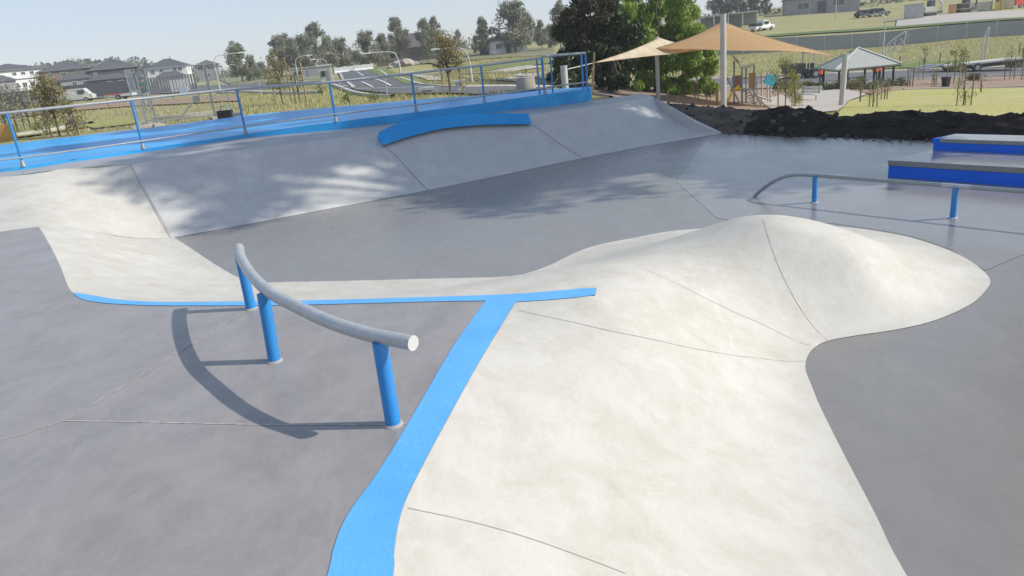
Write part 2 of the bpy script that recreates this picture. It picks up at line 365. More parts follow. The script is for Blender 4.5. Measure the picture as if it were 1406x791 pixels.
def G(px, py):
    r = ray(px, py); Y = np.r_[np.linspace(18, 120, 700), np.linspace(120.2, 420, 700)]; t = Y/r[1]
    q = np.c_[r[0]*t, Y]; z = EYE+r[2]*t; h = z-T(q); i = np.where(h < 0)[0]
    if not len(i): i = [len(Y)-1]
    i = i[0]
    if i > 0 and h[i-1] > h[i]: k = h[i-1]/(h[i-1]-h[i]); Yh = Y[i-1]+(Y[i]-Y[i-1])*min(1, max(0, k))
    else: Yh = Y[i]
    t = Yh/r[1]; x = r[0]*t; return Vector((x, Yh, T1(x, Yh)))
def GX(px, Y):
    """ground point at depth Y on the column px (approx, iterated)"""
    x = 0
    z = 0
    for _ in range(6):
        py = ztop_inv(px, x, Y, z); r = ray(px, py); x = r[0]*Y/r[1]; z = T1(x, Y)
    return Vector((x, Y, z))
def ztop_inv(px, x, Y, z): return proj((x, Y, z))[1]
# ------------------------------------------------------------------ skate park geometry (plan curves read off at known levels)
def lerp(a, b, t): return a+(b-a)*t
def smooth(t): t = max(0, min(1, t)); return t*t*(3-2*t)
# lower-floor boundary of the white ramp (counter-clockwise from left corner)
toe_px = [(239, 326), (262, 341), (292, 361), (325, 380), (350, 387), (400, 387), (480, 385.5), (560, 383.5), (640, 381.5), (690, 380), (720, 376), (755, 364), (790, 347), (822, 336), (870, 326.5), (920, 317.5), (975, 312.6)]
toeA = [P(x, y, LO) for x, y in toe_px]
toe_back = [Vector((3.2, 8.93, LO))]
toe2_px = [(1120, 309), (1169, 312.6), (1215, 319), (1254, 327), (1304, 344), (1339, 363), (1359, 383), (1353.6, 398.6), (1332, 418), (1286, 439), (1233, 452), (1176, 460.5), (1138, 467.6), (1120, 476), (1109, 489), (1106, 506.6), (1115, 531), (1127, 560), (1160, 626), (1200, 702), (1245, 790)]
toeB = [P(x, y, LO) for x, y in toe2_px]
toeB += [Vector((1.55, 1.6, LO)), Vector((1.5, .4, LO)), Vector((1.5, -2.5, LO))]
toe = cr(toeA+toe_back+toeB, 5)
# deck-level edge: blue strip right edge up, tongue, thin strip, deck corner
edge_strip_px = [(540, 790), (541, 762), (546, 725), (556, 690), (575, 650), (610, 584), (660, 494), (708, 415)]
edge_strip = [Vector((-.50, -2.5, 0)), Vector((-.50, .4, 0)), Vector((-.50, 1.4, 0))]+[P(x, y, 0) for x, y in edge_strip_px]
edge_strip = cr(edge_strip, 5)
ton_lo = cr([P(x, y, 0) for x, y in [(708, 415), (735, 413.5), (763, 411.5), (790, 409), (816.6, 405.7)]], 4)
ton_hi = cr([P(x, y, 0) for x, y in [(819, 395.5), (797, 397), (774, 399), (740, 401.8), (707, 404), (660, 406), (600, 408), (500, 411), (420, 413), (334, 414.5), (250, 415.2), (203, 414.5), (160, 411.5), (122, 405), (99, 402)]], 4)
deck_side = cr([P(x, y, 0) for x, y in [(99, 402), (92, 390), (84, 368), (73, 345), (62, 325), (53, 311)]], 4)
valley_px = [(53, 311, 0), (73, 309, -.03), (116, 315, -.22), (160, 324, -.50), (203, 327.5, -.69), (239, 326, LO)]
valley = cr([P(*p) for p in valley_px], 5)
Wpoly = edge_strip+ton_lo+ton_hi+deck_side+valley+toe
# height function
cp = []; cz = []
def addc(pts, z=None, every=1):
    for i, p in enumerate(pts):
        if i % every == 0: cp.append((p[0], p[1])); cz.append(p[2] if z is None else z)
addc(edge_strip, 0, 2); addc(ton_lo, 0, 3); addc(ton_hi, 0, 3); addc(deck_side, 0, 3); addc(valley, None, 3); addc(toe, LO, 2)
tt = toe[::2]
for i in range(1, len(tt)-1):
    t = tt[i+1]-tt[i-1]; nrm = Vector((t.y, -t.x, 0)).normalized()
    for s in (1, -1):
        g = tt[i]+nrm*.12*s
        # ghost only on outer side: floor side is to the left of travel direction
    g = tt[i]+Vector((-t.y, t.x, 0)).normalized()*.14
    cp.append((g.x, g.y)); cz.append(LO)
peak = P(1050, 302, -.08)
for k in range(10):
    a_ = math.radians(-50+k*17)
    for r_, z_ in ((.42, -.135), (.9, -.32)):
        g = peak+Vector((math.cos(a_)*r_, math.sin(a_)*r_, 0)); cp.append((g.x, g.y)); cz.append(z_)
for p in (peak,): cp.append((p.x, p.y)); cz.append(p.z)
tip = P(818, 400, 0)
for x_, y_, z in ((880, 368, -.15), (915, 353, -.22), (950, 336, -.25), (990, 314, -.19)):
    g = P(x_, y_, z); cp.append((g.x, g.y)); cz.append(z)
Wz = tps(cp, cz, 1e-5)
def wz(q): return np.maximum(Wz(q), LO)
ramp = sheet('white_ramp', Wpoly, wz, .085, M['white_conc'])
tag(ramp, 'large off-white concrete ramp rolling down from the blue strip and up into a rounded hump', 'skate ramp')
# dark joints on the ramp
def wj(px_pts, w=.004):
    pts = []
    for i, (x, y) in enumerate(px_pts):
        z = -.2
        for _ in range(25):
            p = P(x, y, z); z = .5*z+.5*float(wz(np.array([[p.x, p.y]]))[0])
        pts.append(P(x, y, z))
    pts = cr(pts, 6)
    return ribbon('joint', pts, w, .0025, M['seam'], ramp, wz)
wj([(1047, 301), (1056, 330), (1070, 368), (1088, 405), (1110, 440), (1136, 467)])
wj([(880, 369), (910, 380), (950, 400), (1000, 425), (1050, 447), (1113, 475)])
wj([(712, 426), (760, 437), (840, 455), (930, 474), (1000, 487), (1050, 493), (1105, 496)])
wj([(560, 698), (640, 715), (720, 737), (800, 765), (860, 788)], .0042)
# deck
strip_left = [Vector((-.74, -2.5, 0)), Vector((-.74, .4, 0)), Vector((-.75, 1.5, 0))]+[P(x, y, 0) for x, y in [(450, 790), (458, 755), (470, 722), (488, 692), (515, 655), (545, 608), (585, 540), (625, 472), (667, 413.5)]]
strip_left = cr(strip_left, 5)
thin_lo = cr([P(x, y, 0) for x, y in [(667, 413.5), (600, 414.5), (500, 417), (420, 419), (337, 420), (221, 420), (163, 418), (130, 415), (112, 411), (99, 402)]], 4)
deck_back = [P(53, 311, 0), P(0, 318.6, 0), Vector((-14.5, 9.1, 0)), Vector((-14.5, -4, 0)), Vector((-.5, -4, 0))]
deck = sheet('concrete_deck', edge_strip+[ton_lo[0]]+[p for p in ton_hi if p.x < ton_lo[0].x-.03]+deck_side+deck_back, 0.0, .8, M['deck_conc'], smooth=False)
tag(deck, kind='structure')
bs = sheet('blue_strip', strip_left+thin_lo[1:]+[ton_hi[-1]]+list(reversed(ton_hi[:-1]))+list(reversed(ton_lo))+list(reversed(edge_strip[:-1])), .004, .12, M['blue'])
tag(bs, 'bright blue painted edging strip forking between the grey deck and the white ramp', 'painted edging')
for pts in ([(-40, 615), (0, 604), (45, 592), (88, 578)], [(88, 578), (170, 530), (260, 475), (335, 429)], [(88, 578), (200, 580), (330, 583), (420, 584), (562, 583)]):
    ribbon('saw_cut_joint', [P(x, y, 0) for x, y in pts], .007, .0025, M['pale_joint'], deck)
# lower floor
park_edge = [P(994, 183, LO), P(1136, 187.5, LO), P(1280, 192, LO), Vector((12.0, 8.4, LO)), Vector((15.5, 3.5, LO)), Vector((15.5, -4, LO))]
base_px = [(239, 326), (350, 306), (450, 287), (587, 261.5), (700, 238), (802, 217), (900, 198.5), (994, 183)]
bank_base = cr([P(x, y, LO) for x, y in base_px], 6)
floor = sheet('concrete_floor', [Vector((-6.2, 11.4))]+[p+Vector((-.15, .3, 0)) for p in bank_base[:-1]]+park_edge+[Vector((-3, -4)), Vector((-3, 7))], LO-.004, 1.0, M['floor_conc'], smooth=False, skirt=.4)
tag(floor, kind='structure')
fl2 = [P(1140, 306, LO), P(1215, 317, LO), P(1254, 325, LO), P(1304, 342, LO), P(1352, 371, LO), P(1406, 348, LO), Vector((12.6, 7.2, LO)), Vector((11.8, 8.5, LO))]+[park_edge[2], park_edge[1]]+[P(985, 186, LO), P(960, 205, LO), P(930, 250, LO), P(985, 300, LO), P(1060, 308, LO)]
sheet('polished_floor', fl2, LO-.001, 1.0, conc('sealed_floor_concrete', (.226, .216, .203), (.203, .194, .182), (.241, .230, .217), .20, .6, .06), smooth=False)['kind'] = 'structure'
for pts in ([(1352, 371), (1406, 348)],):
    ribbon('saw_cut_joint', [P(x, y, LO) for x, y in pts], .008, .004, M['seam'], floor)
# bank
rim_px = [(180, 225, .34), (265, 214, .33), (350, 203.5, .31), (430, 194, .30), (504, 185, .28), (620, 170, .24), (740, 156, .20), (812, 146.5, .15), (896, 132, .08)]
rim = cr([P(*p) for p in rim_px], 5)
def resample(pts, n):
    d = [0]
    for i in range(1, len(pts)): d.append(d[-1]+(pts[i]-pts[i-1]).length)
    out = []
    for k in range(n):
        t = d[-1]*k/(n-1); i = min(len(pts)-2, max(j for j in range(len(d)) if d[j] <= t+1e-9)); i = max(0, i)
        u = (t-d[i])/max(1e-9, d[i+1]-d[i]); out.append(pts[i].lerp(pts[i+1], u))
    return out
def loft(name, A, B, nseg, prof, material, parent=None):
    V = []; F = []; n = len(A)
    for a, b in zip(A, B):
        for j in range(nseg+1):
            t = j/nseg; p = a.lerp(b, t); p.z = a.z+(b.z-a.z)*prof(t); V.append(tuple(p))
    for i in range(n-1):
        for j in range(nseg): q = i*(nseg+1)+j; F.append((q, q+nseg+1, q+nseg+2, q+1))
    me = bpy.data.meshes.new(name); me.from_pydata(V, [], F); me.update(); me.polygons.foreach_set('use_smooth', [True]*len(F))
    return link(name, me, material, parent)
bankprof = lambda t: (t if t > .25 else t*t/.25*.5+t*.5*1.0) if False else (1.06*t-.06*math.sin(math.pi*t) if t < 1 else 1) if False else t+(-.05*math.sin(math.pi*t))
NB = 49
bA = resample(bank_base, NB); bB = resample(rim, NB)
bank = loft('concrete_bank', bA, bB, 16, bankprof, M['bank_conc'])
tag(bank, 'long pale concrete bank dappled with tree shade below the blue path', 'skate bank')
# right end return of the bank
endp = [P(994, 183, LO), P(972, 177, -.62), P(948, 163, -.36), P(924, 148, -.12), P(908, 138.5, .02), P(896, 132, .08)]
ea = cr(endp, 4); eb = [Vector((p.x-.03, p.y-.02, p.z-.9)) for p in ea]
loft('bank_end_wall', ea, eb, 4, lambda t: t, M['bank_conc'], bank)
lastcol = [Vector(v.co) for v in bank.data.vertices[-17:]]
fill = MB()
ea2 = resample(ea, 17)
V = [tuple(p) for p in lastcol]+[tuple(p) for p in ea2]
fill.add(V, [(i, i+1, 17+i+1, 17+i) for i in range(16)], True); fill.build('bank_end_face', M['bank_conc'], bank)
from mathutils.bvhtree import BVHTree
_bv = BVHTree.FromPolygons([v.co.copy() for v in bank.data.vertices], [tuple(p.vertices) for p in bank.data.polygons])
def on_bank(px, py):
    h = _bv.ray_cast(Vector((0, 0, EYE)), Vector(ray(px, py)))
    if h[0] is not None: return h[0]
    z = -.3
    best = None
    verts = bank_np
    r = ray(px, py)
    # march z
    for zz in np.linspace(.4, LO, 120):
        p = P(px, py, zz); d = (bank_np[:, 0]-p.x)**2+(bank_np[:, 1]-p.y)**2; i = d.argsort()[:3]
        w = 1/(d[i]+1e-4); zb = (bank_np[i, 2]*w).sum()/w.sum()
        if zz <= zb: return Vector((p.x, p.y, zb))
    return P(px, py, LO)
bank_np = np.array([tuple(v.co) for v in bank.data.vertices])
for pts in ([(526, 199), (548, 219), (567, 240), (587, 261)], [(731, 171), (755, 188), (778, 204), (800, 217)]):
    q = cr([on_bank(*p) for p in pts], 4); ribbon('joint', q, .013, .010, M['seam'], bank)
# left white bank (down to the deck, folding into the valley)
lrim = [Vector((-17, 14.2, .38)), P(0, 243.6, .36), P(87, 232, .35), P(179, 225, .34)]
lbase = [Vector((-14.5, 9.1, .003)), P(0, 318.6, .003)]+[Vector(p) for p in valley[::3]]
lb = loft('side_bank', resample([Vector(p) for p in lbase], 41), resample(cr(lrim, 4), 41), 12, lambda t: t-.07*math.sin(math.pi*t), M['white_conc'])
tag(lb, 'sunlit off-white concrete bank left of the seam, meeting the grey deck', 'skate bank')
sm = resample([P(180, 225, .343), P(207, 272, -.13), P(239, 326, LO)], 20)
sm2 = [lb.data.vertices[-13+j].co.copy() for j in range(13)]
ribbon('joint', sm2, .014, .006, M['seam'], lb)
# fill between side bank's last column and bank's first column (same corner points)
f = MB(); b0 = [Vector(v.co) for v in bank.data.vertices[:17]]; b0 = resample(b0, 13)
f.add([tuple(p-Vector((0, 0, .001))) for p in sm2]+[tuple(p) for p in b0], [(i, i+1, 13+i+1, 13+i) for i in range(12)], True); f.build('seam_fillet', M['bank_conc'], bank)
# platform between rim and blue wall
wall_base_px = [(-60, 243, .40), (0, 236, .40), (32, 233, .39), (100, 222, .38), (197, 209, .36), (338, 189, .33), (463, 178, .30), (573, 165, .26), (667, 155, .23), (749, 147, .20), (812, 138, .17)]
wall_base = [P(*p) for p in wall_base_px]
plat = [Vector((-17, 14.2, .38))]+[P(0, 243.6, .36), P(87, 232, .35)]+rim[:]
back = [P(880, 128.5, .10)]+list(reversed(wall_base))
pp = plat+back
pf = tps([(p.x, p.y) for p in pp], [p.z for p in pp], 1e-4)
pl = sheet('platform_slab', pp, lambda q: pf(q)-.003, .35, M['plat_conc'], skirt=.0); tag(pl, kind='structure')
# blue ramped path behind: front wall + surface
wall_top_px = [(-60, 238.5), (0, 232.5), (32, 229), (100, 219), (197, 205), (338, 184), (463, 167.5), (573, 154), (667, 141.5), (749, 130), (812, 121.5)]
wt = []
for p, (x, y) in zip(wall_base, wall_top_px): wt.append(Vector((p.x, p.y, ztop(p.x, p.y, y))))
print('wall tops', [(round(p.x, 1), round(p.y, 1), round(p.z, 2)) for p in wt])
far_px = [(812, 119.5), (700, 128), (601, 134.5), (470, 146), (350, 157), (200, 176), (100, 187.5), (0, 199), (-60, 206)]
fz = [.50, .46, .43, .42, .40, .38, .37, .36, .36]
far = [P(x, y, z) for (x, y), z in zip(far_px, fz)]
print('far edge', [(round(p.x, 1), round(p.y, 1)) for p in far])
w = MB(); n = len(wt); 
V = [tuple(p-Vector((0, 0, .05))) for p in wall_base]+[tuple(p) for p in wt]
w.add(V, [(i, i+1, n+i+1, n+i) for i in range(n-1)], True)
wl, wr = wall_base[-1], far[0]
w.add([tuple(wl-Vector((0, 0, .3))), tuple(wt[-1]), tuple(far[0]), (far[0].x, far[0].y, 0)], [(0, 1, 2, 3)])
blue = root('blue_path', (0, 0, 0), 'bright blue painted ramped path with a low front wall behind the banks', 'path')
w.build('front_wall', M['blue_deck'], blue)
allp = wt+far; bf = tps([(p.x, p.y) for p in allp], [p.z for p in allp], 1e-3)
sheet('path_surface', allp, bf, .5, M['blue_deck'], blue)
# curved blue lip on the bank
lo_px = [(525.5, 198.5), (560, 187), (605, 176), (651, 171), (690, 169.6), (730, 169.5)]
hi_px = [(523, 181), (571, 166.5), (617, 159.5), (662, 156), (695, 155.3), (726, 156)]
lo = cr([P(x, y, min(on_bank(x, y).z, .27)+.015) for x, y in lo_px], 5); zt = []; print('lip z', [round(p.z, 2) for p in lo])
hi_c = cr([Vector((x, y, 0)) for x, y in hi_px], 5)
hi = []
for a, h in zip(lo, hi_c):
    b = a+Vector((-.05, .12, 0)); hi.append(Vector((b.x, b.y, ztop(b.x, b.y, h.y))))
bk = [h+Vector((-.16, .36, -.22)) for h in hi]
lm = MB(); n = len(lo); V = [tuple(p-Vector((0, 0, .02))) for p in lo]+[tuple(p) for p in hi]+[tuple(p) for p in bk]+[(p.x, p.y, LO) for p in bk]
lm.add(V, [(i, i+1, n+i+1, n+i) for i in range(n-1)]+[(n+i, n+i+1, 2*n+i+1, 2*n+i) for i in range(n-1)]+[(0, n, 2*n), (n-1, 3*n-1, 2*n-1)])
lip = lm.build('curved_ledge', M['blue_deep'])
lip.data.materials.clear(); lip.data.materials.append(M['blue_lip'] if 'blue_lip' in M else mat('blue_lip_paint', (.025, .32, .72), .42, (.02, .28, .64), 2, spec=.3))
tag(lip, 'bright blue painted curved ledge capping the middle of the long bank', 'ledge')
# stepped ledges at right
def boxpoly(name, label):
    pass
A0 = P(1219, 243, LO); A1 = P(1406, 256.5, LO); d1 = (A1-A0).normalized(); A1 = A0+d1*7.5
zA = ztop(A0.x, A0.y, 220); nrm = Vector((-d1.y, d1.x, 0)); 
if nrm.y < 0: nrm = -nrm
B0 = P(1281, 206, zA); sd_ = (B0-Vector((A0.x, A0.y, zA))); print('ledge h', zA-LO, 'side', sd_)
zB = ztop(B0.x, B0.y, 190.3)
led = root('stepped_ledge', A0, 'two tier skate ledge with blue faces and grey concrete tops at the right edge', 'skate ledge')
def quadbox(o0, d, L, s, dep, z0, z1):
    a = o0; b = o0+d*L; return [(a.x, a.y), (b.x, b.y), (b.x+s.x*dep, b.y+s.y*dep), (a.x+s.x*dep, a.y+s.y*dep)]
sdir = Vector((sd_.x, sd_.y, 0)); sl_ = sdir.length; sdir.normalize()
def rel(poly): return [(x-A0.x, y-A0.y) for x, y in poly]
p1 = quadbox(A0, d1, 7.5, sdir, sl_+.7, 0, 0)
MB().prism(rel(p1), 0, zA-LO-.085).build('lower_face', M['blue_deep'], led)
p1b = quadbox(A0-d1*.012-nrm*.012, d1, 7.5, sdir, sl_+.0, 0, 0)
MB().prism(rel(p1b), zA-LO-.083, zA-LO).build('lower_coping', M['shiny_conc'], led, .008)
p2 = quadbox(B0, d1, 7.5, sdir, .50, 0, 0)
MB().prism(rel(p2), zA-LO-.08, zB-LO-.062).build('upper_face', M['blue_deep'], led)
p2b = quadbox(B0-d1*.012-nrm*.012, d1, 7.5, sdir, .55, 0, 0)
MB().prism(rel(p2b), zB-LO-.06, zB-LO).build('upper_coping', M['shiny_conc'], led, .008)
pc = quadbox(B0-d1*.016-nrm*.016, d1, .11, sdir, .16, 0, 0)
MB().prism(rel(pc), zB-LO-.064, zB-LO+.003).build('painted_corner', M['blue_deep'], led)
# curved rail on the deck
cap_c = P(540, 583, 0)
posts = [((540, 583), 463), ((377, 496), 402), ((345, 424), 344)]
rail = root('curved_grind_rail', P(377, 496, 0), 'curved galvanised grind rail on three bright blue posts on the grey deck', 'grind rail')
rl = P(377, 496, 0); HR = .46
rail_px = [(566, 471), (540, 466), (500, 457.5), (450, 441), (405, 420), (370, 401), (345, 377), (331, 354), (328.5, 341)]
rp = cr([P(x, y, HR) for x, y in rail_px], 6)
rp = [p-rl for p in rp]
o = MB().tube(rp, .036, 20).build('rail_tube', M['galv'], rail)
d = (rp[0]-rp[1]).normalized(); MB().cyl(rp[0]+d*.001, rp[0]+d*.007, .0365, n=24).build('end_cap', M['cap'], rail, .001)
d = (rp[-1]-rp[-2]).normalized(); MB().cyl(rp[-1]+d*.001, rp[-1]+d*.007, .0365, n=24).build('end_cap', M['cap'], rail, .001)
for (b, _) in posts:
    q = P(*b, 0)-rl; bx = min(rp, key=lambda p: (p.x-q.x)**2+(p.y-q.y)**2)
    MB().cyl((q.x, q.y, .005), (bx.x*.5+q.x*.5, bx.y*.5+q.y*.5, HR-.02), .038, n=20).build('post', M['blue_post'], rail)
    MB().tube([(q.x, q.y, .0), (q.x, q.y, .006), (q.x, q.y, .012)], [.052, .049, .039], 20).build('grout_ring', M['grout'], rail)
# flat rail at right
R0 = P(1035, 270, LO); Q1 = P(1118, 278, LO); Q2 = P(1308, 299.5, LO)
zr1 = ztop(Q1.x, Q1.y, 240.5); zr2 = ztop(Q2.x, Q2.y, 256.5); print('rail h', zr1-LO, zr2-LO)
zr = (zr1+zr2)/2; fr = root('flat_grind_rail', Q1, 'low round grind rail with a bent down end on two blue posts by the ledges', 'grind rail')
dd = (Q2-Q1).normalized(); far_end = Q1+dd*4.3
pts = [R0+Vector((0, 0, .0)), P(1048, 259, LO+.12), P(1062, 249.5, LO+.25), P(1078, 242.5, zr-.045), P(1096, 240, zr-.005), Vector((Q1.x, Q1.y, zr))]
dE = (P(1406, 263, zr)-Vector((Q1.x, Q1.y, zr))); far_end = Vector((Q1.x, Q1.y, zr))+dE*1.25
pts = cr(pts, 5)+[Vector((Q1.x, Q1.y, zr)).lerp(far_end, t) for t in (.25, .5, .75, 1)]
MB().tube([p-Q1 for p in pts], .026, 14).build('rail_tube', M['galv_dark'], fr)
ln = (far_end-Vector((Q1.x, Q1.y, zr)))
def onrail(q): t = (q-Q1).dot(ln)/ln.dot(ln); return Vector((Q1.x, Q1.y, zr))+ln*t
for q in (Q1, Q2):
    r_ = onrail(q); MB().cyl(q-Q1, Vector((q.x, q.y, r_.z-.012))-Q1, .034, n=16).build('post', M['blue_post'], fr)
    MB().cyl(q-Q1, q-Q1+Vector((0, 0, .008)), .055, n=18).build('foot_flange', M['cap'], fr)
r_ = onrail(Q2); u = ln.normalized(); MB().tube([r_-Q1-u*.16, r_-Q1+u*.16], .0285, 14).build('coupling_sleeve', M['galv'], fr)
# handrail along the blue path
hb = [((-60, 240), 163), ((32, 229), 155), ((197, 205), 137), ((338, 184), 122), ((463, 167.5), 113), ((573, 154), 101), ((667, 141.5), 90)]
hr = root('handrail', P(338, 184, .35), 'long galvanised handrail with slim blue posts along the blue path', 'handrail')
o0 = Vector(hr.location); bases = []; tops = []
def onwall(px):
    for i in range(len(wall_top_px)-1):
        a, b = wall_top_px[i][0], wall_top_px[i+1][0]
        if a <= px <= b: return wt[i].lerp(wt[i+1], (px-a)/(b-a))
    return wt[-1]
for (b, ty) in hb:
    q = onwall(b[0])+Vector((0, .04, 0)); bases.append(q); tops.append(Vector((q.x, q.y, ztop(q.x, q.y, ty))))
print('handrail h', [round((t-b).length, 2) for b, t in zip(bases, tops)])
eq = onwall(750)+Vector((0, .05, 0)); et = Vector((eq.x, eq.y, ztop(eq.x, eq.y, 79.5))); bases.append(eq); tops.append(et)
for b, t in zip(bases, tops):
    MB().cyl(b-o0, t-o0, .026, n=10).build('post', M['blue_post'], hr)
    MB().tube([b-o0, b-o0+Vector((0, 0, .12))], [.055, .028], 10).build('base_flange', M['galv_dark'], hr)
MB().tube([t-o0 for t in tops], .028, 10).build('top_rail', M['galv'], hr)
MB().tube([b+Vector((0, -.03, .17))-o0 for b in bases], .017, 8).build('kick_rail', M['galv'], hr)
e2 = onwall(808)+Vector((0, .05, 0)); t2 = Vector((e2.x, e2.y, ztop(e2.x, e2.y, 73)))
er = root('end_handrail', eq, 'short handrail return with doubled blue posts at the top of the blue path', 'handrail')
for k in (0, .13, -.2):
    b = eq.lerp(e2, max(k, 0))+Vector((k*.6, .25, 0)); MB().cyl(b-eq, Vector((b.x, b.y, et.z))-eq, .022, n=8).build('post', M['blue_post'], er)
for b in (e2, e2+Vector((-.08, .25, 0))): MB().cyl(b-eq, Vector((b.x, b.y, t2.z))-eq, .026, n=8).build('post', M['blue_post'], er)
MB().tube([et-eq+Vector((0, 0, .03)), t2-eq, t2-eq+Vector((-.08, .25, 0)), et-eq+Vector((.1, .27, .03))], .032, 8).build('top_rail', M['galv'], er)
MB().tube([eq+Vector((0, -.03, .17))-eq, e2+Vector((0, -.03, .17))-eq], .02, 8).build('kick_rail', M['galv'], er)
# ------------------------------------------------------------------ terrain mesh
PARK = np.array([(-16.5, -4), (-16.5, 15.5)]+[(p.x, p.y) for p in reversed(far)]+[(4.7, 20.0), (6.4, 18.9), (9.6, 14.9), (13.3, 9.4), (16.9, 4.2), (16.9, -4)])
PARK[1] = (-17.6, 23.4)
na = 300; rs = [0.5]
while rs[-1] < 12: rs.append(rs[-1]+1.0)
while rs[-1] < 32: rs.append(rs[-1]+.35)
while rs[-1] < 2500: rs.append(rs[-1]*1.018)
ang = np.concatenate([np.linspace(math.radians(38), math.radians(142), 420), np.linspace(math.radians(142), math.radians(398), 80)[1:-1]])
rs = np.array(rs); Rr, Aa = np.meshgrid(rs, ang, indexing='ij'); q = np.c_[(Rr*np.cos(Aa)).ravel(), (Rr*np.sin(Aa)).ravel()]
Z = T(q); n1, n2 = len(rs), len(ang); idx = np.arange(n1*n2).reshape(n1, n2)
a = idx[:-1]; b = idx[1:]; F = np.stack([a, b, np.roll(b, -1, 1), np.roll(a, -1, 1)], -1).reshape(-1, 4)
me = np_mesh('ground', np.c_[q, Z], F); me.polygons.foreach_set('use_smooth', [True]*len(me.polygons)); gr = link('ground', me, M['grass']); tag(gr, kind='structure')
ROADS = []
def inside(q, A):
    m = np.zeros(len(q), bool); n = len(A)
    for i in range(n):
        a, b = A[i], A[(i+1) % n]; c = ((a[1] > q[:, 1]) != (b[1] > q[:, 1]))
        if a[1] != b[1]: m ^= c & (q[:, 0] < (b[0]-a[0])*(q[:, 1]-a[1])/(b[1]-a[1])+a[0])
    return m
def drape(name, pxs, material, off=.03, step=1.5, n=1):
    pts = [G(x, y) for x, y in pxs]
    if name in ('road', 'side_road', 'path', 'path_pad', 'mulch_bed', 'playground_mulch', 'bare_ground'): ROADS.append([(p.x, p.y) for p in pts])
    return sheet(name, pts, lambda q: T(q)+off+.0006*np.hypot(q[:, 0], q[:, 1]), step, material)
def drape_strip(name, pxs, w, material, off=.05, parent=None, world=None, h=0):
    pts = cr([G(x, y) for x, y in pxs] if world is None else world, 8); V = []; F = []
    for i, p in enumerate(pts):
        t = pts[min(i+1, len(pts)-1)]-pts[max(i-1, 0)]; nr = Vector((-t.y, t.x, 0)).normalized()*w/2
        for s in (-1, 1):
            q = p+nr*s; z = T1(q.x, q.y)+off+.0006*math.hypot(q.x, q.y); V.append((q.x, q.y, z+h))
        if h:
            for s in (-1, 1):
                q = p+nr*s; V.append((q.x, q.y, T1(q.x, q.y)-.1))
    k = 4 if h else 2
    for i in range(len(pts)-1):
        F.append((k*i, k*i+1, k*i+k+1, k*i+k))
        if h: F += [(k*i, k*i+k, k*i+k+2, k*i+2), (k*i+1, k*i+3, k*i+k+3, k*i+k+1)]
    me = bpy.data.meshes.new(name); me.from_pydata(V, [], F); me.update(); o = link(name, me, material, parent)
    bm = bmesh.new(); bm.from_mesh(me); bmesh.ops.recalc_face_normals(bm, faces=bm.faces); bm.to_mesh(me); bm.free()
    return o
# ------------------------------------------------------------------ foliage
def leafmesh(name, cl, size, asp=.45, droop=0.0, seed=0, fill=.75):
    """cl: list of (centre, (rx,ry,rz), count) -> quads scattered in the shell-weighted volume of each clump"""
    r = np.random.default_rng(seed); Vs = []
    for c, rad, n in cl:
        d = r.normal(size=(n, 3)); d /= np.linalg.norm(d, axis=1)[:, None]; k = r.random(n)**(1/3)*(1-fill)+fill*r.random(n)**.5
        p = np.array(c)+d*np.array(rad)*k[:, None]*(1+.18*r.normal(size=(n, 1)))
        a = r.normal(size=(n, 3)); a[:, 2] = a[:, 2]*(1-droop)-droop*2.2; a /= np.linalg.norm(a, axis=1)[:, None]
        b = np.cross(a, r.normal(size=(n, 3))); b /= np.linalg.norm(b, axis=1)[:, None]
        s = size*(.6+.8*r.random(n))[:, None]; a = a*s*.5; b = b*s*.5*asp
        Vs.append(np.stack([p-a, p+b-a*.1, p+a, p-b-a*.1], 1).reshape(-1, 3))
    V = np.concatenate(Vs); return np_mesh(name, V, np.arange(len(V)).reshape(-1, 4))
def clumps(h0, h1, R, n, seed, rc=(.5, .9), cnt=60, shape='round', flat=.7):
    r = random.Random(seed); out = []
    for i in range(n):
        t = r.random(); z = h0+(h1-h0)*t
        if shape == 'round': w = math.sqrt(max(.02, 1-(2*t-1)**2))
        elif shape == 'gum': w = .35+.65*math.sin(math.pi*min(1, t*1.05+.1))*(.7+.5*r.random())
        else: w = 1-.55*t
        a = r.random()*2*math.pi; q = R*w*r.random()**.5; s = r.uniform(*rc)
        out.append(((q*math.cos(a), q*math.sin(a), z), (s, s, s*flat), int(cnt*s/rc[1]*(.7+.6*r.random()))))
    return out
def limbs(mb, cl, base_h, r0, seed, k=1, every=1):
    r = random.Random(seed)
    for i, (c, rad, n) in enumerate(cl):
        if i % every: continue
        s = Vector((0, 0, base_h*(.55+.5*r.random()))); c = Vector(c); m = s.lerp(c, .5)+Vector((r.uniform(-.2, .2), r.uniform(-.2, .2), .12*(c-s).length))
        mb.tube([s, m, c], [r0*.42, r0*.25, r0*.08], 5, False)
def make_tree(name, label, cat, loc, cl, leaf, material, bark, h, r0, seed, group=None, asp=.45, droop=0, every=2, lean=(0, 0), extra=None):
    t = root(name, loc, label, cat, group)
    mb = MB(); r = random.Random(seed); L = [Vector((lean[0]*k/5*1.0+(r.uniform(-.5, .5)*r0 if k else 0), lean[1]*k/5+(r.uniform(-.5, .5)*r0 if k else 0), h*k/5-(.25 if k == 0 else 0))) for k in range(6)]
    mb.tube(L, [r0*1.25]+[r0*(1-.15*k) for k in range(1, 6)], 9, False); limbs(mb, cl, h*.9, r0, seed+1, every=every)
    mb.build('trunk', bark, t)
    link('crown', leafmesh(name, cl, leaf, asp, droop, seed), material, t)
    if extra:
        for nm, cl2, lf, mt in extra: link(nm, leafmesh(nm, cl2, lf, asp, droop, seed+5), mt, t)
    return t
